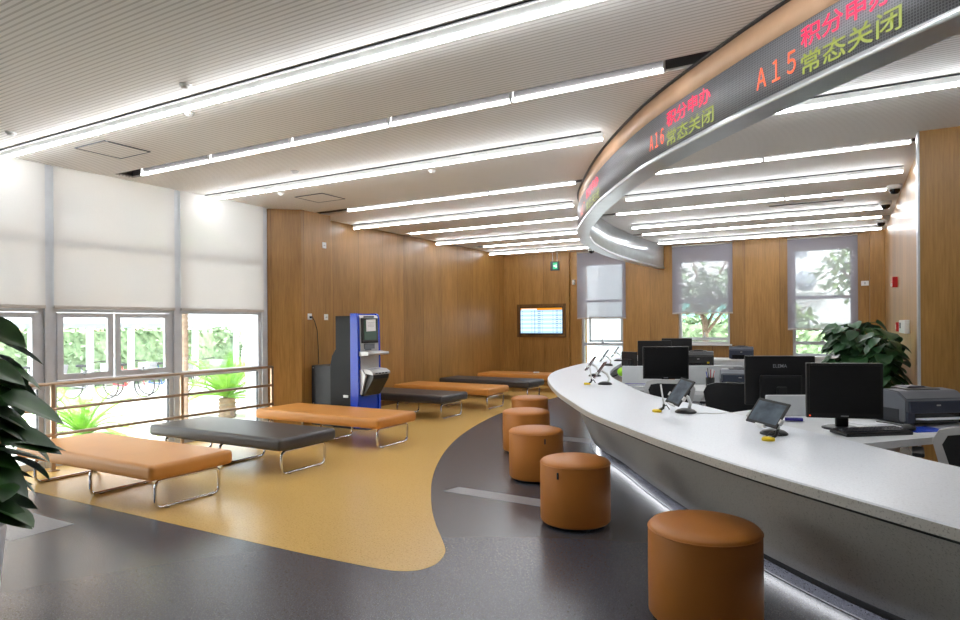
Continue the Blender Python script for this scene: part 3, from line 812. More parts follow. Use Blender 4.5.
for i in range(nb):
    f.mat('scr_white' if i % 2 else 'scr_blue'); a = Z0+(Z1-.06-Z0)*i/nb; f.bb(X0, X1, -.014, -.012, a, a+(Z1-.06-Z0)/nb)
    f.mat('scr_ink')
    for x, w_ in ((-.56, .02), (-.28, .02), (-.1, .09), (.03, .02), (.33, .025), (.42, .07), (.53, .03)):
        f.bb(x, x+w_, -.0147, -.014, a+.018, a+.036)
f.bb(-.19, -.175, -.0147, -.014, Z0, Z1-.06)
f.build('display', None, t)
t = thing('motion_sensor', 'small white corner sensor high beside the information screen blind', 'sensor', (-5.27, 13.5, 2.33))
MB().box((0, -.025, 0), (.06, .05, .11), None, .012, 3).build('case', 'white_plastic', t)
MB().box((0, -.051, -.015), (.04, .004, .04), None).build('lens', 'silver', t)
# right wall devices
t = thing('fire_alarm', 'red fire alarm with white strobe high on the right wall', 'fire alarm', (.599, 10.2, 1.93))
MB().bb(-.06, 0, -.06, .06, -.07, .07, .008).build('case', 'red', t); MB().bb(-.075, -.06, -.04, .04, -.055, -.015, .006).build('strobe', 'white_plastic', t)
t = thing('call_point', 'small square red alarm call point on the right wall', 'alarm', (.599, 9.9, 1.335))
MB().bb(-.04, 0, -.06, .06, -.06, .06, .006).build('case', 'red', t); MB().bb(-.043, -.04, -.03, .03, -.03, .03).build('glass_panel', 'white_plastic', t)
t = thing('control_box', 'white control box beside the red call point', 'control box', (.599, 8.75, 1.345))
MB().bb(-.05, 0, -.42, .42, -.075, .075, .008).build('case', 'white_plastic', t); MB().bb(-.053, -.05, .12, .3, -.02, .045).build('display', 'dark_grey', t)
plate('wall_switch', .36, 13.3, 2.1, 'white switch plate on the back wall right of the last blind', 'switch', .12, 'y') if False else plate('wall_switch', .3, 13.5, 2.1, 'white switch plate on the back wall right of the last blind', 'switch', .12, 'y')

# ------------------------------------------------------------------ desks and partitions
def desk(pts, label, loc, legs):
    t = thing('desk', label, 'desk', (loc[0], loc[1], 0), 0, 'white staff desks behind the counter')
    MB().prism([(x-loc[0], y-loc[1]) for x, y in pts], .695, .735).build('desktop', 'desk', t)
    for x, y in legs:
        MB().bb(x-loc[0]-.025, x-loc[0]+.025, y-loc[1]-.025, y-loc[1]+.025, 0, .695).build('leg', 'silver', t)
    return t
desk([(-.1, 4.2), (.02, 4.02), (.495, 4.575), (.66, 4.88), (.95, 5.3), (.78, 5.75), (-.5, 5.55), (-.78, 5.0)], 'white desk under the nearest monitor and printer', (.2, 4.9), [(.12, 4.25), (.8, 5.2), (-.62, 5.02), (.7, 5.6)])
desk([(-1.99, 6.75), (-1.2, 6.5), (-.55, 6.82), (-.6, 7.45), (-1.0, 7.5), (-2.2, 7.25)], 'white desk carrying the pen cup and a printer', (-1.4, 7.0), [(-1.9, 6.85), (-1.2, 6.6), (-.65, 6.9), (-.65, 7.35), (-2.05, 7.15)])
desk([(-2.68, 8.45), (-1.2, 8.45), (-1.2, 9.3), (-1.5, 10.3), (-2.9, 10.3)], 'white desk in the middle of the staff area behind the screens', (-2.1, 9.3), [(-2.5, 8.55), (-1.3, 8.6), (-1.6, 10.2), (-2.75, 10.2)])
def partition(p0, p1, zt, label, zb=.735):
    p0 = Vector(p0); p1 = Vector(p1); c = (p0+p1)/2; L = (p1-p0).length; a = math.atan2(p1.y-p0.y, p1.x-p0.x)
    t = thing('desk_partition', label, 'partition', (c.x, c.y, zb), a, 'pale desk partitions')
    MB().bb(-L/2, L/2, -.014, .014, 0, zt-zb, .008).build('panel', 'panel_white', t)
    MB().bb(-L/2+.04, -L/2+.08, -.03, .03, 0, .01).build('clamp', 'silver', t); MB().bb(L/2-.08, L/2-.04, -.03, .03, 0, .01).build('clamp', 'silver', t)
partition((-.5, 4.98), (.72, 5.66), .885, 'pale partition behind the nearest monitor and printer')
partition((-1.62, 7.12), (-.98, 7.42), .94, 'pale partition behind the pen cup')
partition((-2.17, 7.0), (-1.72, 7.08), .93, 'pale partition beside the lime green ball')

# cabinets along the back
t = thing('low_cabinet', 'long white low cabinet under the middle back window', 'cabinet', (-1.95, 12.2, 0))
MB().bb(-.75, .72, -.3, .3, 0, .73).build('body', 'panel_white', t); MB().bb(-.77, .74, -.32, .32, .73, .762, .004).build('top', 'white_paint', t)
for x in (-.49, 0.0, .49):
    d = MB().bb(x-.235, x+.235, -.318, -.3, .02, .71, .003).build('door', 'panel_white', t); MB().bb(x+.17, x+.19, -.335, -.318, .45, .58).build('handle', 'silver', d)

# ------------------------------------------------------------------ monitors
def monitor(loc, rz, wd, h, zc, label, facing=1, logo=None, m='screen_off', deskz=.735, led=False):
    t = thing('computer_monitor', label, 'monitor', (loc[0], loc[1], deskz), rz, 'black computer monitors on the staff desks'); zc -= deskz
    b = MB(); b.box((0, 0, zc), (wd, .035, h), None, .006); b.box((0, .03, zc-h*.14), (wd*.6, .04, h*.5), None, .015); b.build('casing', 'black', t)
    sc = MB().bb(-wd/2+.016, wd/2-.016, -.0195, -.0175, zc-h/2+.03, zc+h/2-.016).build('screen', m, t)
    MB().box((0, .045, (zc-h/2)/2+.06), (.07, .035, zc-h/2+.16), None, .006).build('neck', 'black', t)
    MB().lathe([(0, 0), (.11, 0), (.11, .008), (.09, .014), (0, .016)], 28, (0, .05, 0)).build('foot', 'black', t)
    f = MB(); f.bb(-.022, .022, -.0185, -.0175, zc-h/2+.009, zc-h/2+.017); f.build('brand_mark', 'text_grey', t)
    if led: MB().bb(-wd/2+.014, -wd/2+.022, -.0188, -.0175, zc-h/2+.01, zc-h/2+.018).build('power_light', 'text_orange', t)
    if logo:
        me = text_mesh(logo, .005); xs = [v.co.x for v in me.vertices]; c = (min(xs)+max(xs))/2; s_ = .1/(max(xs)-min(xs))
        for v in me.vertices: v.co = Vector((-(v.co.x-c)*s_, .0185, v.co.y*s_*1.1+zc+h*.26))
        me.materials.clear(); me.materials.append(M['text_grey']); o = bpy.data.objects.new('logo_print', me); COL.objects.link(o); o.parent = t
    return t
monitor((-.015, 4.56), R_(17), .43, .34, .978, 'nearest black monitor, screen facing the camera beside the keyboard', led=True)
monitor((-.44, 5.33), PI+R_(22), .5, .37, .965, 'black monitor turned back to camera, grey maker mark on its rear', logo='ELEMA')
monitor((-1.60, 6.62), R_(20), .45, .33, 1.0, 'black monitor above the silver-framed chair, screen to the camera')
monitor((-2.24, 8.66), PI+R_(20), .44, .34, 1.0, 'black monitor seen from behind over the silver-framed chair monitor')
monitor((-2.27, 10.1), PI+R_(15), .45, .34, 1.0, 'black monitor farthest back, in front of the middle back window')
monitor((-2.62, 8.78), R_(150), .28, .26, .88, 'small dark monitor at the inner bend of the counter')

# keyboard, mouse, mat
t = thing('keyboard', 'black keyboard lying in front of the nearest monitor', 'keyboard', (.125, 4.46, .735), R_(38))
MB().box((0, 0, .014), (.43, .15, .022), RX(.04), .005).build('case', 'black', t)
f = MB()
for r_ in range(5):
    for c_ in range(18): f.bb(-.205+c_*.0228, -.205+c_*.0228+.018, -.058+r_*.024, -.058+r_*.024+.018, .024+r_*.001, .031+r_*.001)
f.build('keys', 'dark_grey', t)
t = thing('mouse_mat', 'blue mouse mat beside the keyboard', 'mouse mat', (.40, 4.78, .735), R_(40)); MB().bb(-.12, .12, -.09, .09, 0, .004).build('mat', 'blue', t)
t = thing('computer_mouse', 'black mouse on the blue mat', 'mouse', (.33, 4.72, .74), R_(20))
f = MB().lathe([(0, 0), (.03, 0), (.034, .012), (.026, .028), (0, .034)], 16)
for v in f.b.verts: v.co.y *= 1.7
f.build('shell', 'black', t); MB().tube([(0, .05, .01), (.02, .12, .003), (.0, .22, .003), (-.06, .3, .003)], .003, 6).build('lead', 'black', t)

# ------------------------------------------------------------------ printers
def laser(loc, rz, label, wd=.42, dp=.36, h=.21, body='mid_grey', front='blue_grey', z=.735, paper=True):
    t = thing('printer', label, 'printer', (loc[0], loc[1], z), rz, 'office printers')
    f = MB(); a, b = -dp/2, dp/2
    pts = [(b, .02), (b, h*.66), (b-.04, h*.9), (.02, h), (a+.07, h*.97), (a, h*.76), (a, .02)]
    va = [f._v((-wd/2, p[0], p[1])) for p in pts]; vb = [f._v((wd/2, p[0], p[1])) for p in pts]; n_ = len(pts)
    f.face(va[::-1]); f.face(vb)
    for i in range(n_): f.face([va[i], va[(i+1) % n_], vb[(i+1) % n_], vb[i]])
    bmesh.ops.bevel(f.b, geom=list(f.b.edges), offset=.008, segments=2, affect='EDGES'); f.build('body', body, t)
    MB().box((0, a-.004, h*.53), (wd-.03, .02, h*.36), RX(-.06), .006).build('front_cover', front, t)
    MB().bb(-wd/2+.004, -wd/2+.05, a-.012, a+.02, .01, h*.4).build('front_post', front, t)
    MB().bb(wd/2-.05, wd/2-.004, a-.012, a+.02, .01, h*.4).build('front_post', front, t)
    MB().bb(-wd/2+.05, wd/2-.05, a-.003, a+.05, .01, h*.36).build('tray_slot', 'black_gloss', t)
    if paper: MB().box((0, a-.03, .045), (wd-.13, .12, .012), RX(-.12)).build('paper_stack', 'paper', t)
    MB().box((0, .0, h*.985), (wd*.55, dp*.42, .016), RX(.05), .004).build('output_recess', 'black', t)
    MB().prism_y([(-wd*.2, h*.99), (wd*.2, h*.99), (wd*.12, h*1.06), (-wd*.12, h*1.06)], -.01, .1).build('output_lid', front, t)
    f = MB(); f.bb(-.015, .015, a-.0155, a-.0145, h*.56, h*.60); f.build('badge', 'silver', t)
    f = MB(); f.bb(-wd/2-.002, -wd/2+.004, a+.06, b-.04, .02, h*.45); f.build('side_panel', 'dark_grey', t)
    MB().bb(-wd/2+.03, wd/2-.03, a+.04, b-.03, 0, .02).build('base', 'dark_grey', t)
    return t
laser((.40, 5.18), R_(38), 'large grey printer with paper tray on the nearest desk', .44, .34, .22)
laser((-.97, 7.12), R_(12), 'grey printer right of the pen cup', .36, .32, .19, paper=False)
laser((-1.62, 12.2), R_(8), 'slate printer on the white cabinet under the back window', .40, .34, .22, 'blue_grey', 'blue_grey', .762, False)
t = laser((-1.88, 9.75), R_(10), 'black printer with two yellow marks behind the partition', .42, .34, .26, 'black', 'black', .735, False)
MB().bb(-.16, -.13, -.19, -.184, .05, .07).build('yellow_mark', 'yellow', t); MB().bb(.12, .15, -.19, -.184, .09, .11).build('yellow_mark', 'yellow', t)

# pen cup and desk clutter
t = thing('pen_cup', 'black pen cup with coloured pens beside the grey printer', 'pen holder', (-1.23, 6.98, .735))
MB().lathe([(0, 0), (.042, 0), (.045, .1), (.039, .1), (.037, .01), (0, .01)], 20).build('cup', 'black', t)
for i, (dx, dy, m) in enumerate(((-.02, 0, 'blue'), (.02, .01, 'red'), (0, .02, 'red'), (.015, -.015, 'white_plastic'), (-.01, -.02, 'dark_grey'))):
    MB().tube([(dx*.5, dy*.5, .012), (dx*2, dy*1.6, .16+.01*i)], .0045, 6).build('pen', m, t)
t = thing('ball', 'lime green ball on the desk at the inner counter bend', 'ball', (-2.36, 7.6, .76)); 
MB().ball((0, 0, .055), .055).build('shell', 'lime', t); MB().lathe([(0, 0), (.03, 0), (.03, .01), (0, .012)], 14).build('base', 'white_plastic', t)
def folder(loc, rz, label, m='navy', z=.735, sz=(.3, .05)):
    t = thing('folder', label, 'folder', (loc[0], loc[1], z), rz, 'folders lying on the desks')
    MB().bb(-sz[0]/2, sz[0]/2, -sz[1]/2, sz[1]/2, 0, .02, .004).build('cover', m, t); MB().bb(-sz[0]/2+.005, sz[0]/2-.005, -sz[1]/2-.004, sz[1]/2-.006, .003, .016).build('sheets', 'paper', t)
folder((-1.93, 6.84), R_(15), 'violet-blue folder in front of the small pale partition')
t = thing('paper_sheets', 'loose white sheets with a violet pen case on the nearest desk', 'paper', (-.36, 4.84, .735), R_(20))
MB().bb(-.12, .1, -.06, .06, 0, .006).build('sheets', 'paper', t); MB().box((.03, -.07, .016), (.11, .03, .02), RZ(-.2), .004).build('pen_case', 'navy', t)
t = thing('paper_sheets', 'loose white sheets beside the nearest large printer', 'paper', (.12, 4.93, .735), R_(50))
MB().bb(-.11, .11, -.08, .08, 0, .004).build('sheets', 'paper', t)

# ------------------------------------------------------------------ tablets on the counter
def tablet(loc, rz, label, wd=.2, h=.27, tilt=62, back='black', zc=.155, roll=0.):
    t = thing('tablet_stand', label, 'tablet', (loc[0], loc[1], .761), rz, 'tablets on stands along the counter')
    R = RZ(0) @ RX(R_(tilt-90)); c = Vector((0, 0, zc)); Rr = R @ RY(roll)
    MB().box(c, (wd, .011, h), Rr, .004).build('tablet', back, t)
    o = MB().box(c+Rr @ Vector((0, -.0062, 0)), (wd-.026, .001, h-.034), Rr).build('screen', 'tablet_screen', t)
    f = MB(); q_ = c+Rr @ Vector((0, .02, .0)); f.tube([(0, .075, .012), (0, .095, .06), (0, (.095+q_.y)/2+.015, (.06+q_.z)/2+.01), tuple(q_)], .012, 8); f.build('arm', 'white_plastic', t)
    f = MB()
    for sx in (-1, 1): MB().box(c+Rr @ Vector((sx*(wd/2+.004), 0, -.04)), (.012, .024, .03), Rr, .003).build('holder_clip', 'white_plastic', t)
    MB().box(c+Rr @ Vector((0, 0, -h/2-.004)), (.06, .028, .012), Rr, .003).build('holder_clip', 'white_plastic', t)
    f = MB().lathe([(0, 0), (.075, 0), (.075, .008), (.06, .02), (.03, .03), (0, .032)], 24, (0, .05, 0)); f.build('base', 'black', t)
    return t
kk = N('tablet_glass'); v = kk.coord()
kk.link(kk.ramp(kk.noise(v, 9, 3), [(.3, rgb(48, 56, 66)), (.7, rgb(96, 112, 126))]), kk.b.inputs['Base Color']); kk.b.inputs['Roughness'].default_value = .3; kk.b.inputs['Specular IOR Level'].default_value = .25; M['tablet_screen'] = kk.m
kk = N('tablet_case_brown'); kk.b.inputs['Base Color'].default_value = rgb(92, 46, 34); kk.b.inputs['Roughness'].default_value = .4; M['brown'] = kk.m
def penstand(loc, rz, label, pen=True):
    t = thing('pen_stand', label, 'pen stand', (loc[0], loc[1], .761), rz, 'yellow desk pen stands')
    MB().lathe([(0, 0), (.034, 0), (.034, .012), (.028, .018), (0, .019)], 20).build('base', 'yellow', t)
    MB().tube([(.02, .0, .012), (.045, .0, .03), (.05, .0, .06)], .009, 8).build('socket', 'black', t)
    if pen: MB().tube([(.05, 0, .05), (.028, 0, .2)], .006, 8).build('pen', 'white_plastic', t)
    MB().tube([(-.01, .03, .006), (.03, .05, .03), (.06, .03, .05), (.085, .02, .02)], .004, 6).build('cord', 'black', t)
tablet((-1.03, 4.68), R_(-36), 'black tablet on a white stand in the middle of the counter', .155, .215, 54, zc=.15, roll=.16)
tablet((-.39, 3.99), R_(-32), 'black tablet nearest the camera, tilted on the counter', .215, .165, 52, zc=.125, roll=.1)
tablet((-2.26, 6.52), R_(-82), 'brown-cased tablet seen edge-on, nearer of the two side by side', .15, .2, 55, 'brown')
tablet((-2.72, 7.5), R_(-82), 'brown-cased tablet seen edge-on, farther of the two side by side', .15, .2, 55, 'brown')
tablet((-3.22, 9.5), R_(-80), 'slim tablet near the counter end, in front of the first back window', .15, .22, 55)
tablet((-3.45, 10.75), R_(-80), 'slim tablet farthest along the counter', .15, .22, 55)
penstand((-1.19, 4.66), 0, 'yellow pen stand with white pen left of the middle tablet')
penstand((-.37, 3.80), R_(30), 'yellow pen stand at the foot of the nearest tablet', False)
penstand((-2.38, 6.45), 0, 'yellow pen stand beside the edge-on brown tablets')
f = MB().tube([(-.92, 4.7, .764), (-.86, 4.74, .764), (-.82, 4.72, .764), (-.74, 4.82, .764), (-.70, 4.84, .764)], .003, 6); o = f.build('charging_cable', 'white_plastic'); tag(o, 'thin cable lying on the counter behind the middle tablet', 'cable')

# ------------------------------------------------------------------ office chairs
def chair(loc, rz, label, frame='silver', top=.86, mesh='black'):
    t = thing('office_chair', label, 'chair', (loc[0], loc[1], 0), rz, 'mesh-back office chairs')
    # faces local -Y : backrest at +Y
    MB().box((0, 0, .45), (.48, .46, .07), None, .03, 4).build('seat', 'black', t)
    MB().tube([(0, 0, .06), (0, 0, .42)], [.03, .022], 12).build('column', 'black', t)
    for k_ in range(5):
        a = k_*2*PI/5+.3
        l = MB().tube([(0, 0, .085), (.15*math.cos(a), .15*math.sin(a), .075), (.28*math.cos(a), .28*math.sin(a), .055)], [.024, .019, .014], 8).build('base_arm', 'black', t)
        MB().lathe([(0, -.012), (.024, -.012), (.024, .012), (0, .012)], 12).build('castor', 'dark_grey', l)
        bpy.data.objects[l.children[0].name].location = (.28*math.cos(a), .28*math.sin(a), .0255); l.children[0].rotation_euler = (PI/2, 0, a)
    w_ = .23; H0 = .52; P = []
    for x, z in ((-.17, H0), (-.19, H0+.08), (-w_, top-.08), (-w_+.03, top-.02), (-w_+.1, top), (w_-.1, top), (w_-.03, top-.02), (w_, top-.08), (.19, H0+.08), (.17, H0)):
        P.append((x, .24+.05*(z-H0), z))
    f = MB()
    rows = []
    for i, p in enumerate(P):
        q = Vector((0, p[1], (H0+top)/2)); d = (Vector(p)-q); d.y = 0; d.normalize(); wv = .045
        inn = Vector(p)-d*wv
        rows.append([f._v(v_) for v_ in (Vector(p)+Vector((0, .014, 0)), inn+Vector((0, .014, 0)), inn-Vector((0, .014, 0)), Vector(p)-Vector((0, .014, 0)))])
    m_ = len(rows)
    for i in range(m_):
        for k_ in range(4): f.face([rows[i][k_], rows[i][(k_+1) % 4], rows[(i+1) % m_][(k_+1) % 4], rows[(i+1) % m_][k_]])
    f.build('backrest_frame', frame, t)
    f = MB(); pts = [(p[0]*.86, p[1], (H0+top)/2+(p[2]-(H0+top)/2)*.86) for p in P]
    a = [f._v((x, y-.005, z)) for x, y, z in pts]; b = [f._v((x, y+.005, z)) for x, y, z in pts]
    f.face(a); f.face(b[::-1])
    for i in range(m_): f.face([a[i], b[i], b[(i+1) % m_], a[(i+1) % m_]])
    f.build('backrest_mesh', mesh, t)
    MB().tube([(0, .05, .42), (0, .24, .44), (0, .265, .6)], .02, 8).build('back_support', 'black', t)
    for sx in (-1, 1):
        MB().tube([(sx*.24, .12, .45), (sx*.29, .1, .5), (sx*.29, .06, .65)], .014, 8).build('arm_post', frame, t)
        MB().box((sx*.29, .02, .665), (.06, .24, .025), None, .01).build('armrest', 'black', t)
    return t
chair((.64, 4.38), R_(176), 'office chair with silver frame at the right end of the counter', top=.85)
chair((-1.52, 6.13), R_(200), 'silver-framed office chair below the middle monitor', top=.875) if False else chair((-1.46, 6.28), R_(-172), 'silver-framed office chair below the middle monitor', top=.88)
chair((-.88, 5.95), R_(12)+PI, 'black mesh office chair between the tablets and the pen cup', frame='black', top=.90)

# ------------------------------------------------------------------ plants
def leaf_into(f, base, d, up, L, Wd, droop=.35, nseg=6, heart=False):
    d = Vector(d).normalized(); up = Vector(up); sx = d.cross(up)
    if sx.length < 1e-3: sx = d.orthogonal()
    sx.normalize(); up = sx.cross(d).normalized()
    prof = [0., .86, 1., .92, .72, .42, .0] if heart else [0., .62, .95, 1., .82, .48, .0]; rows = []
    p = Vector(base); dd = d.copy(); st = L/nseg
    for i in range(nseg+1):
        w_ = prof[i]*Wd/2; fold = .22*w_
        back = -dd*st*.45 if heart and i == 1 else Vector((0, 0, 0))
        if i in (0, nseg): rows.append([f._v(p)])
        else: rows.append([f._v(p+sx*w_+up*fold+back), f._v(p+sx*w_*.5+up*fold*.7+back*.5), f._v(p), f._v(p-sx*w_*.5+up*fold*.7+back*.5), f._v(p-sx*w_+up*fold+back)])
        dd = (dd-Vector((0, 0, droop/nseg))).normalized(); up = sx.cross(dd).normalized(); p = p+dd*st
    for a, b in zip(rows, rows[1:]):
        if len(a) == 1: fs = [[a[0], b[k], b[k+1]] for k in range(4)]
        elif len(b) == 1: fs = [[a[k], b[0], a[k+1]] for k in range(4)]
        else: fs = [[a[k], b[k], b[k+1], a[k+1]] for k in range(4)]
        for q in fs:
            g = f.face(q)
            if g: g.smooth = True
def potted(loc, label, rad, z0, z1, nl, L, Wd, pot_r, pot_h, leafm, pole=True, shape=None, seed=1, group=None, potm='pot', dz=(-.9, -.1)):
    rnd = random.Random(seed)
    t = thing('potted_plant', label, 'plant', (loc[0], loc[1], 0), 0, group)
    MB().lathe([(0, 0), (pot_r*.78, 0), (pot_r, pot_h*.95), (pot_r, pot_h), (pot_r-.02, pot_h), (pot_r-.025, pot_h-.04), (0, pot_h-.04)], 32).build('pot', potm, t)
    MB().lathe([(0, pot_h-.055), (pot_r-.03, pot_h-.055), (pot_r-.03, pot_h-.035), (0, pot_h-.03)], 24).build('soil', 'soil', t)
    if pole: MB().lathe([(0, pot_h-.06), (.045, pot_h-.06), (.045, z1-.05), (0, z1-.04)], 12).build('support_pole', 'pole', t)
    f = MB(); st = MB()
    for i in range(nl):
        u = (i+rnd.random())/nl; z = z0+(z1-z0)*u; a = i*2.39996+rnd.uniform(-.4, .4)
        rr = rad*(shape(u) if shape else 1)*rnd.uniform(.35, 1.)
        b0 = Vector((.04*math.cos(a), .04*math.sin(a), z-.06)); b1 = Vector((rr*math.cos(a), rr*math.sin(a), z+rnd.uniform(-.02, .06)))
        mid = (b0+b1)/2+Vector((0, 0, .05))
        st.tube([b0, mid, b1], .004, 5)
        k_ = rnd.uniform(.75, 1.15); a2 = a+rnd.uniform(-.7, .7); up = Vector((math.cos(a)*.8+rnd.uniform(-.3, .3), math.sin(a)*.8+rnd.uniform(-.3, .3), .8))
        leaf_into(f, b1, (math.cos(a2), math.sin(a2), rnd.uniform(*dz)), up, L*k_, Wd*k_, rnd.uniform(.2, .7), heart=True)
    f.build('foliage', leafm, t, recalc=False); st.build('stems', leafm, t)
    return t
potted((-3.66, 1.40), 'large leafy potted plant at the left edge, white pot on the dark floor', .21, .46, 1.36, 90, .27, .175, .2, .45, 'leaf', seed=4, shape=lambda u: .75+.45*math.sin(PI*min(1, u*1.1)), dz=(-.7, .15))
potted((.10, 8.75), 'bushy green plant on a dark pole, left of the back corner pair', .3, .5, 1.36, 170, .19, .175, .17, .4, 'leaf_b', seed=11, group='green plants in the back corner')
potted((.33, 7.5), 'bushy green plant beside the right wall corner', .13, .45, 1.26, 100, .16, .15, .14, .36, 'leaf_b', pole=False, seed=21, group='green plants in the back corner')

# ------------------------------------------------------------------ outdoors
G = -.5
struct(MB().bb(-60, 30, -20, -18, G-.3, G).bb(-60, -7.2, -18, 60, G-.3, G).bb(-7.2, 30, 14, 60, G-.3, G).build('ground', 'ground'))
def hedge(x0, x1, y0, y1, z1, n, label, m='leaf_out', seed=3, size=.22, name='hedge', cat='hedge', zb=G, nx=None):
    rnd = random.Random(seed); cx, cy = (x0+x1)/2, (y0+y1)/2
    t = thing(name, label, cat, (cx, cy, zb)); H_ = z1-zb; hx, hy = (x1-x0)/2, (y1-y0)/2
    f = MB(); f.bb(-hx*.93, hx*.93, -hy*.93, hy*.93, .0, H_*.93)
    for i in range(n):
        s_ = rnd.random(); 
        if s_ < .25: p = Vector((rnd.uniform(-hx, hx), rnd.uniform(-hy, hy), H_*rnd.uniform(.92, 1.02)))
        else:
            p = Vector((rnd.uniform(-hx, hx), rnd.uniform(-hy, hy), rnd.uniform(.05, H_)))
            if hx < hy: p.x = hx*rnd.choice((1, 1, -1))*rnd.uniform(.9, 1.08)
            else: p.y = hy*rnd.choice((-1, -1, 1))*rnd.uniform(.9, 1.08)
        leaf_into(f, p, (rnd.uniform(-1, 1), rnd.uniform(-1, 1), rnd.uniform(-.6, 1)), (rnd.uniform(-1, 1), rnd.uniform(-1, 1), 1), size*rnd.uniform(.6, 1.2), size*.55, .3, 6)
    f.build('foliage', m, t, recalc=False)
hedge(-21.6, -20.6, 6, 15.5, 1.4, 1500, 'clipped hedge behind the white walkway posts outside', seed=3)
hedge(-21.6, -20.6, 15.95, 17.3, 1.3, 300, 'short climbing shrub beside the white outbuilding', seed=5, name='shrub', cat='shrub')
hedge(-5.95, -1.7, 20.2, 21.2, 1.5, 1100, 'hedge outside the first and middle back windows', 'leaf_out', 8)
hedge(-1.4, 2.5, 18.6, 19.6, 1.3, 700, 'hedge outside the back window by the corner plants', 'leaf_out', 9)
# canopy walkway
t = thing('covered_walkway', 'white flat-roofed covered walkway in front of the hedge outside', 'walkway', (-19, 12, G))
MB().bb(-.9, .3, -6.5, 7, 2.02, 2.35).build('roof', 'canopy', t); MB().bb(-.2, .1, -6.5, 7, 1.88, 2.02).build('beam', 'canopy_grey', t)
for y in (9.02, 10.54, 11.77, 13.99, 15.66, 7.5):
    MB().tube([(0, y-12, 0), (0, y-12, 1.9)], .1, 10).build('post', 'canopy', t)
# bicycles
def bicycle(loc, rz, m, label):
    t = thing('bicycle', label, 'bicycle', (loc[0], loc[1], G), rz, 'parked bicycles outside')
    for x in (-.5, .5):
        wv = MB().tube([(x+.32*math.cos(2*PI*k_/24), 0, .34+.32*math.sin(2*PI*k_/24)) for k_ in range(24)], .02, 6, True)
        o = wv.build('wheel', 'tyre', t)
        f = MB()
        for k_ in range(8): a = k_*PI/4; f.tube([(x, 0, .34), (x+.31*math.cos(a), 0, .34+.31*math.sin(a))], .004, 4)
        f.build('spokes', 'silver', o)
    f = MB()
    for a, b in (((-.5, .34), (-.1, .3)), ((-.1, .3), (-.22, .85)), ((-.5, .34), (-.2, .72)), ((-.2, .72), (.36, .78)), ((-.1, .3), (.38, .7)), ((.5, .34), (.34, .95))):
        f.tube([(a[0], 0, a[1]), (b[0], 0, b[1])], .018, 6)
    f.build('frame', m, t)
    MB().tube([(.3, -.27, .98), (.35, -.1, 1.0), (.35, .1, 1.0), (.3, .27, .98)], .013, 6).build('handlebar', 'tyre', t)
    MB().box((-.22, 0, .88), (.24, .14, .06), None, .025).build('saddle', 'tyre', t)
    MB().prism_y([(.42, .7), (.74, .7), (.8, .95), (.42, .95)], -.14, .14).build('basket', 'bike_grey', t)
for loc, rz, m, lb_ in (((-17.9, 8.6), 20, 'bike_grey', 'grey bicycle parked leftmost of the outdoor row'), ((-17.35, 9.6), 24, 'bike_grey', 'grey bicycle with a full wheel showing below the sash'),
                        ((-16.9, 10.4), 16, 'bike_red', 'red bicycle parked in the middle of the outdoor row'), ((-16.5, 11.2), 22, 'bike_blue', 'blue bicycle right of the red one'), ((-16.1, 12.0), 18, 'bike_grey', 'grey bicycle at the right end of the outdoor row')):
    bicycle(loc, R_(rz), m, lb_)
# palms
def frond_into(f, base, a, elev, L, seed):
    rnd = random.Random(seed); p = Vector(base); d = Vector((math.cos(a)*math.cos(elev), math.sin(a)*math.cos(elev), math.sin(elev))); n_ = 14; pts = [p.copy()]
    for i in range(n_):
        p = p+d*(L/n_); d = (d-Vector((0, 0, .075))).normalized(); pts.append(p.copy())
    f.tube(pts, [.012*(1-i/(n_+1))+.003 for i in range(n_+1)], 4)
    for i in range(2, n_+1):
        d = (pts[i]-pts[i-1]).normalized(); sx = d.cross(Vector((0, 0, 1))).normalized(); l = L*.2*math.sin(PI*min(1, (i+.5)/(n_+1)))+.04
        for h_ in (0, .5):
            q = pts[i-1].lerp(pts[i], h_)
            for s_ in (-1, 1):
                tip = q+(sx*s_*.8+d*.7+Vector((0, 0, .25))).normalized()*l; w_ = d*.016
                f.face([f._v(q-w_), f._v(q+w_), f._v(tip)])
def palm(loc, label, th, nf, L, e0, e1, tr=.14, seed=1, name='palm'):
    t = thing(name, label, 'palm', (loc[0], loc[1], G), 0, 'palms outside the left windows'); rnd = random.Random(seed)
    pr2 = []; k_ = 0; z = 0
    n_ = max(4, int(th/.07))
    for i in range(n_): pr2 += [(tr*.9, th*i/n_), (tr*1.08, th*(i+.7)/n_)]
    MB().lathe([(0, 0)]+pr2+[(tr*.8, th), (0, th)], 14).build('trunk', 'bark', t)
    f = MB()
    for i in range(nf):
        frond_into(f, (0, 0, th), i*2.399, e0+(e1-e0)*rnd.random(), L*rnd.uniform(.85, 1.1), seed*100+i)
    f.build('fronds', 'frond', t, recalc=False)
palm((-11.2, 9.0), 'small sago palm outside the large pane by the pillar', .42, 42, 1.3, .0, 1.2, .17, 3)
palm((-10.2, 5.55), 'small sago palm low outside behind the nearest tan bench', .25, 30, 1.1, .05, 1.2, .14, 5)
palm((-10.0, 7.14), 'tall thin palm with rough trunk behind the window post', 3.5, 22, 1.2, -.1, 1.1, .075, 7)
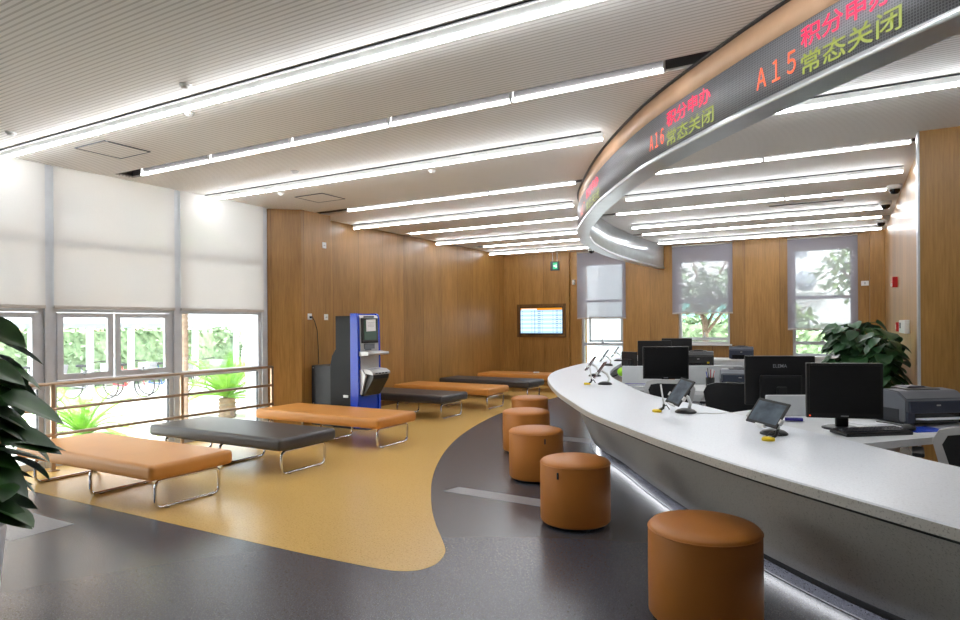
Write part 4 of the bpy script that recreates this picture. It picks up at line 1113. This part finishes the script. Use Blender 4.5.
# buildings
def building(x0, x1, y0, y1, h, m, label, wins, face):
    cx, cy = (x0+x1)/2, (y0+y1)/2
    t = thing('building', label, 'building', (cx, cy, G)); MB().bb(x0-cx, x1-cx, y0-cy, y1-cy, 0, h).build('wall', m, t)
    for a, b, z0, z1 in wins:
        if face == 'x': o = MB().bb(x1-cx, x1-cx+.06, a-cy, b-cy, z0, z1).build('window', 'win_dark', t); MB().bb(x1-cx+.06, x1-cx+.07, (a+b)/2-cy-.03, (a+b)/2-cy+.03, z0, z1).build('mullion', 'white_wall', o)
        else: o = MB().bb(a-cx, b-cx, y0-cy-.06, y0-cy, z0, z1).build('window', 'win_dark', t); MB().bb((a+b)/2-cx-.03, (a+b)/2-cx+.03, y0-cy-.07, y0-cy-.06, z0, z1).build('mullion', 'white_wall', o)
    return t
building(-44, -36, 4, 26.5, 15, 'beige_wall', 'beige building faintly seen through the left blinds', [(y, y+1.7, z, z+1.9) for z in (3.6, 7.2, 10.8) for y in (8.2, 11.6, 15, 18.4, 21.8)], 'x')
b = building(-27, -22.6, 17.6, 30, 2.9, 'white_wall', 'white outbuilding seen through the large pane by the pillar', [], 'x')
MB().bb(2.2, 2.25, -4.3, -3.2, 0, 2.0).build('door', 'canopy_grey', b); MB().bb(2.2, 2.25, -2.4, .4, .7, 2.0).build('window', 'canopy', b)
b = building(-9.5, -6.1, 17.5, 24, 6, 'grey_wall', 'pale louvred building outside the first back window', [], 'y')
b = building(-3, 5, 26, 32, 8, 'white_wall', 'white building with an air conditioner outside the corner window', [(-2.2, -1.2, 4.3, 5.6), (.2, 1.2, 4.3, 5.6)], 'y')
o = MB().bb(-2.7, -1.55, -3.4, -3.0, 2.95, 3.85, .03).build('air_conditioner', 'white_plastic', b)
MB().lathe([(0, 0), (.36, 0), (.36, .03), (0, .04)], 24).build('fan_grille', 'canopy_grey', o); o.children[0].location = (-2.25, -3.4, 3.4); o.children[0].rotation_euler = (PI/2, 0, 0)
t = thing('glass_fence', 'pale teal glass fence beyond the middle back window hedge', 'fence', (-4, 22.2, G))
MB().bb(-1.1, 1.2, -.03, .03, .2, 2.6).build('panel', 'teal', t); MB().bb(-1.1, 1.2, -.05, .05, 2.6, 2.7).build('top_rail', 'canopy', t)
def tree(loc, h, cr, label, seed, m, ctr):
    t = thing('tree', label, 'tree', (loc[0], loc[1], G), 0, 'trees outside the back windows'); rnd = random.Random(seed)
    f = MB().tube([(0, 0, 0), (.03, 0, h*.4), (-.02, .02, h*.7)], [.1, .08, .06], 8)
    for k_ in range(7):
        a = k_*.9+rnd.random(); f.tube([(0, 0, h*(.45+.04*k_)), (.4*cr*math.cos(a), .4*cr*math.sin(a), h*(.62+.04*k_)), (.8*cr*math.cos(a), .8*cr*math.sin(a), h*(.72+.05*k_))], [.05, .035, .015], 6)
    f.build('trunk', 'bark', t)
    f = MB()
    for i in range(ctr):
        v_ = Vector((rnd.gauss(0, 1), rnd.gauss(0, 1), rnd.gauss(0, 1))).normalized()*cr*rnd.random()**.45
        p = Vector((v_.x, v_.y, h*.8+v_.z*.62)); leaf_into(f, p, (rnd.uniform(-1, 1), rnd.uniform(-1, 1), rnd.uniform(-.8, .6)), (0, 0, 1), .26, .15, .5)
    f.build('crown', m, t, recalc=False)
tree((-3.18, 17.3), 3.5, 1.1, 'slim tree behind the middle back blind', 31, 'leaf_out', 420)
tree((.75, 23.2), 4.4, 1.7, 'dense bright tree outside the corner window', 32, 'leaf_pale', 1100)
tree((-1.6, 22.3), 2.5, .8, 'low round tree left of the dense bright one', 33, 'leaf_pale', 420)
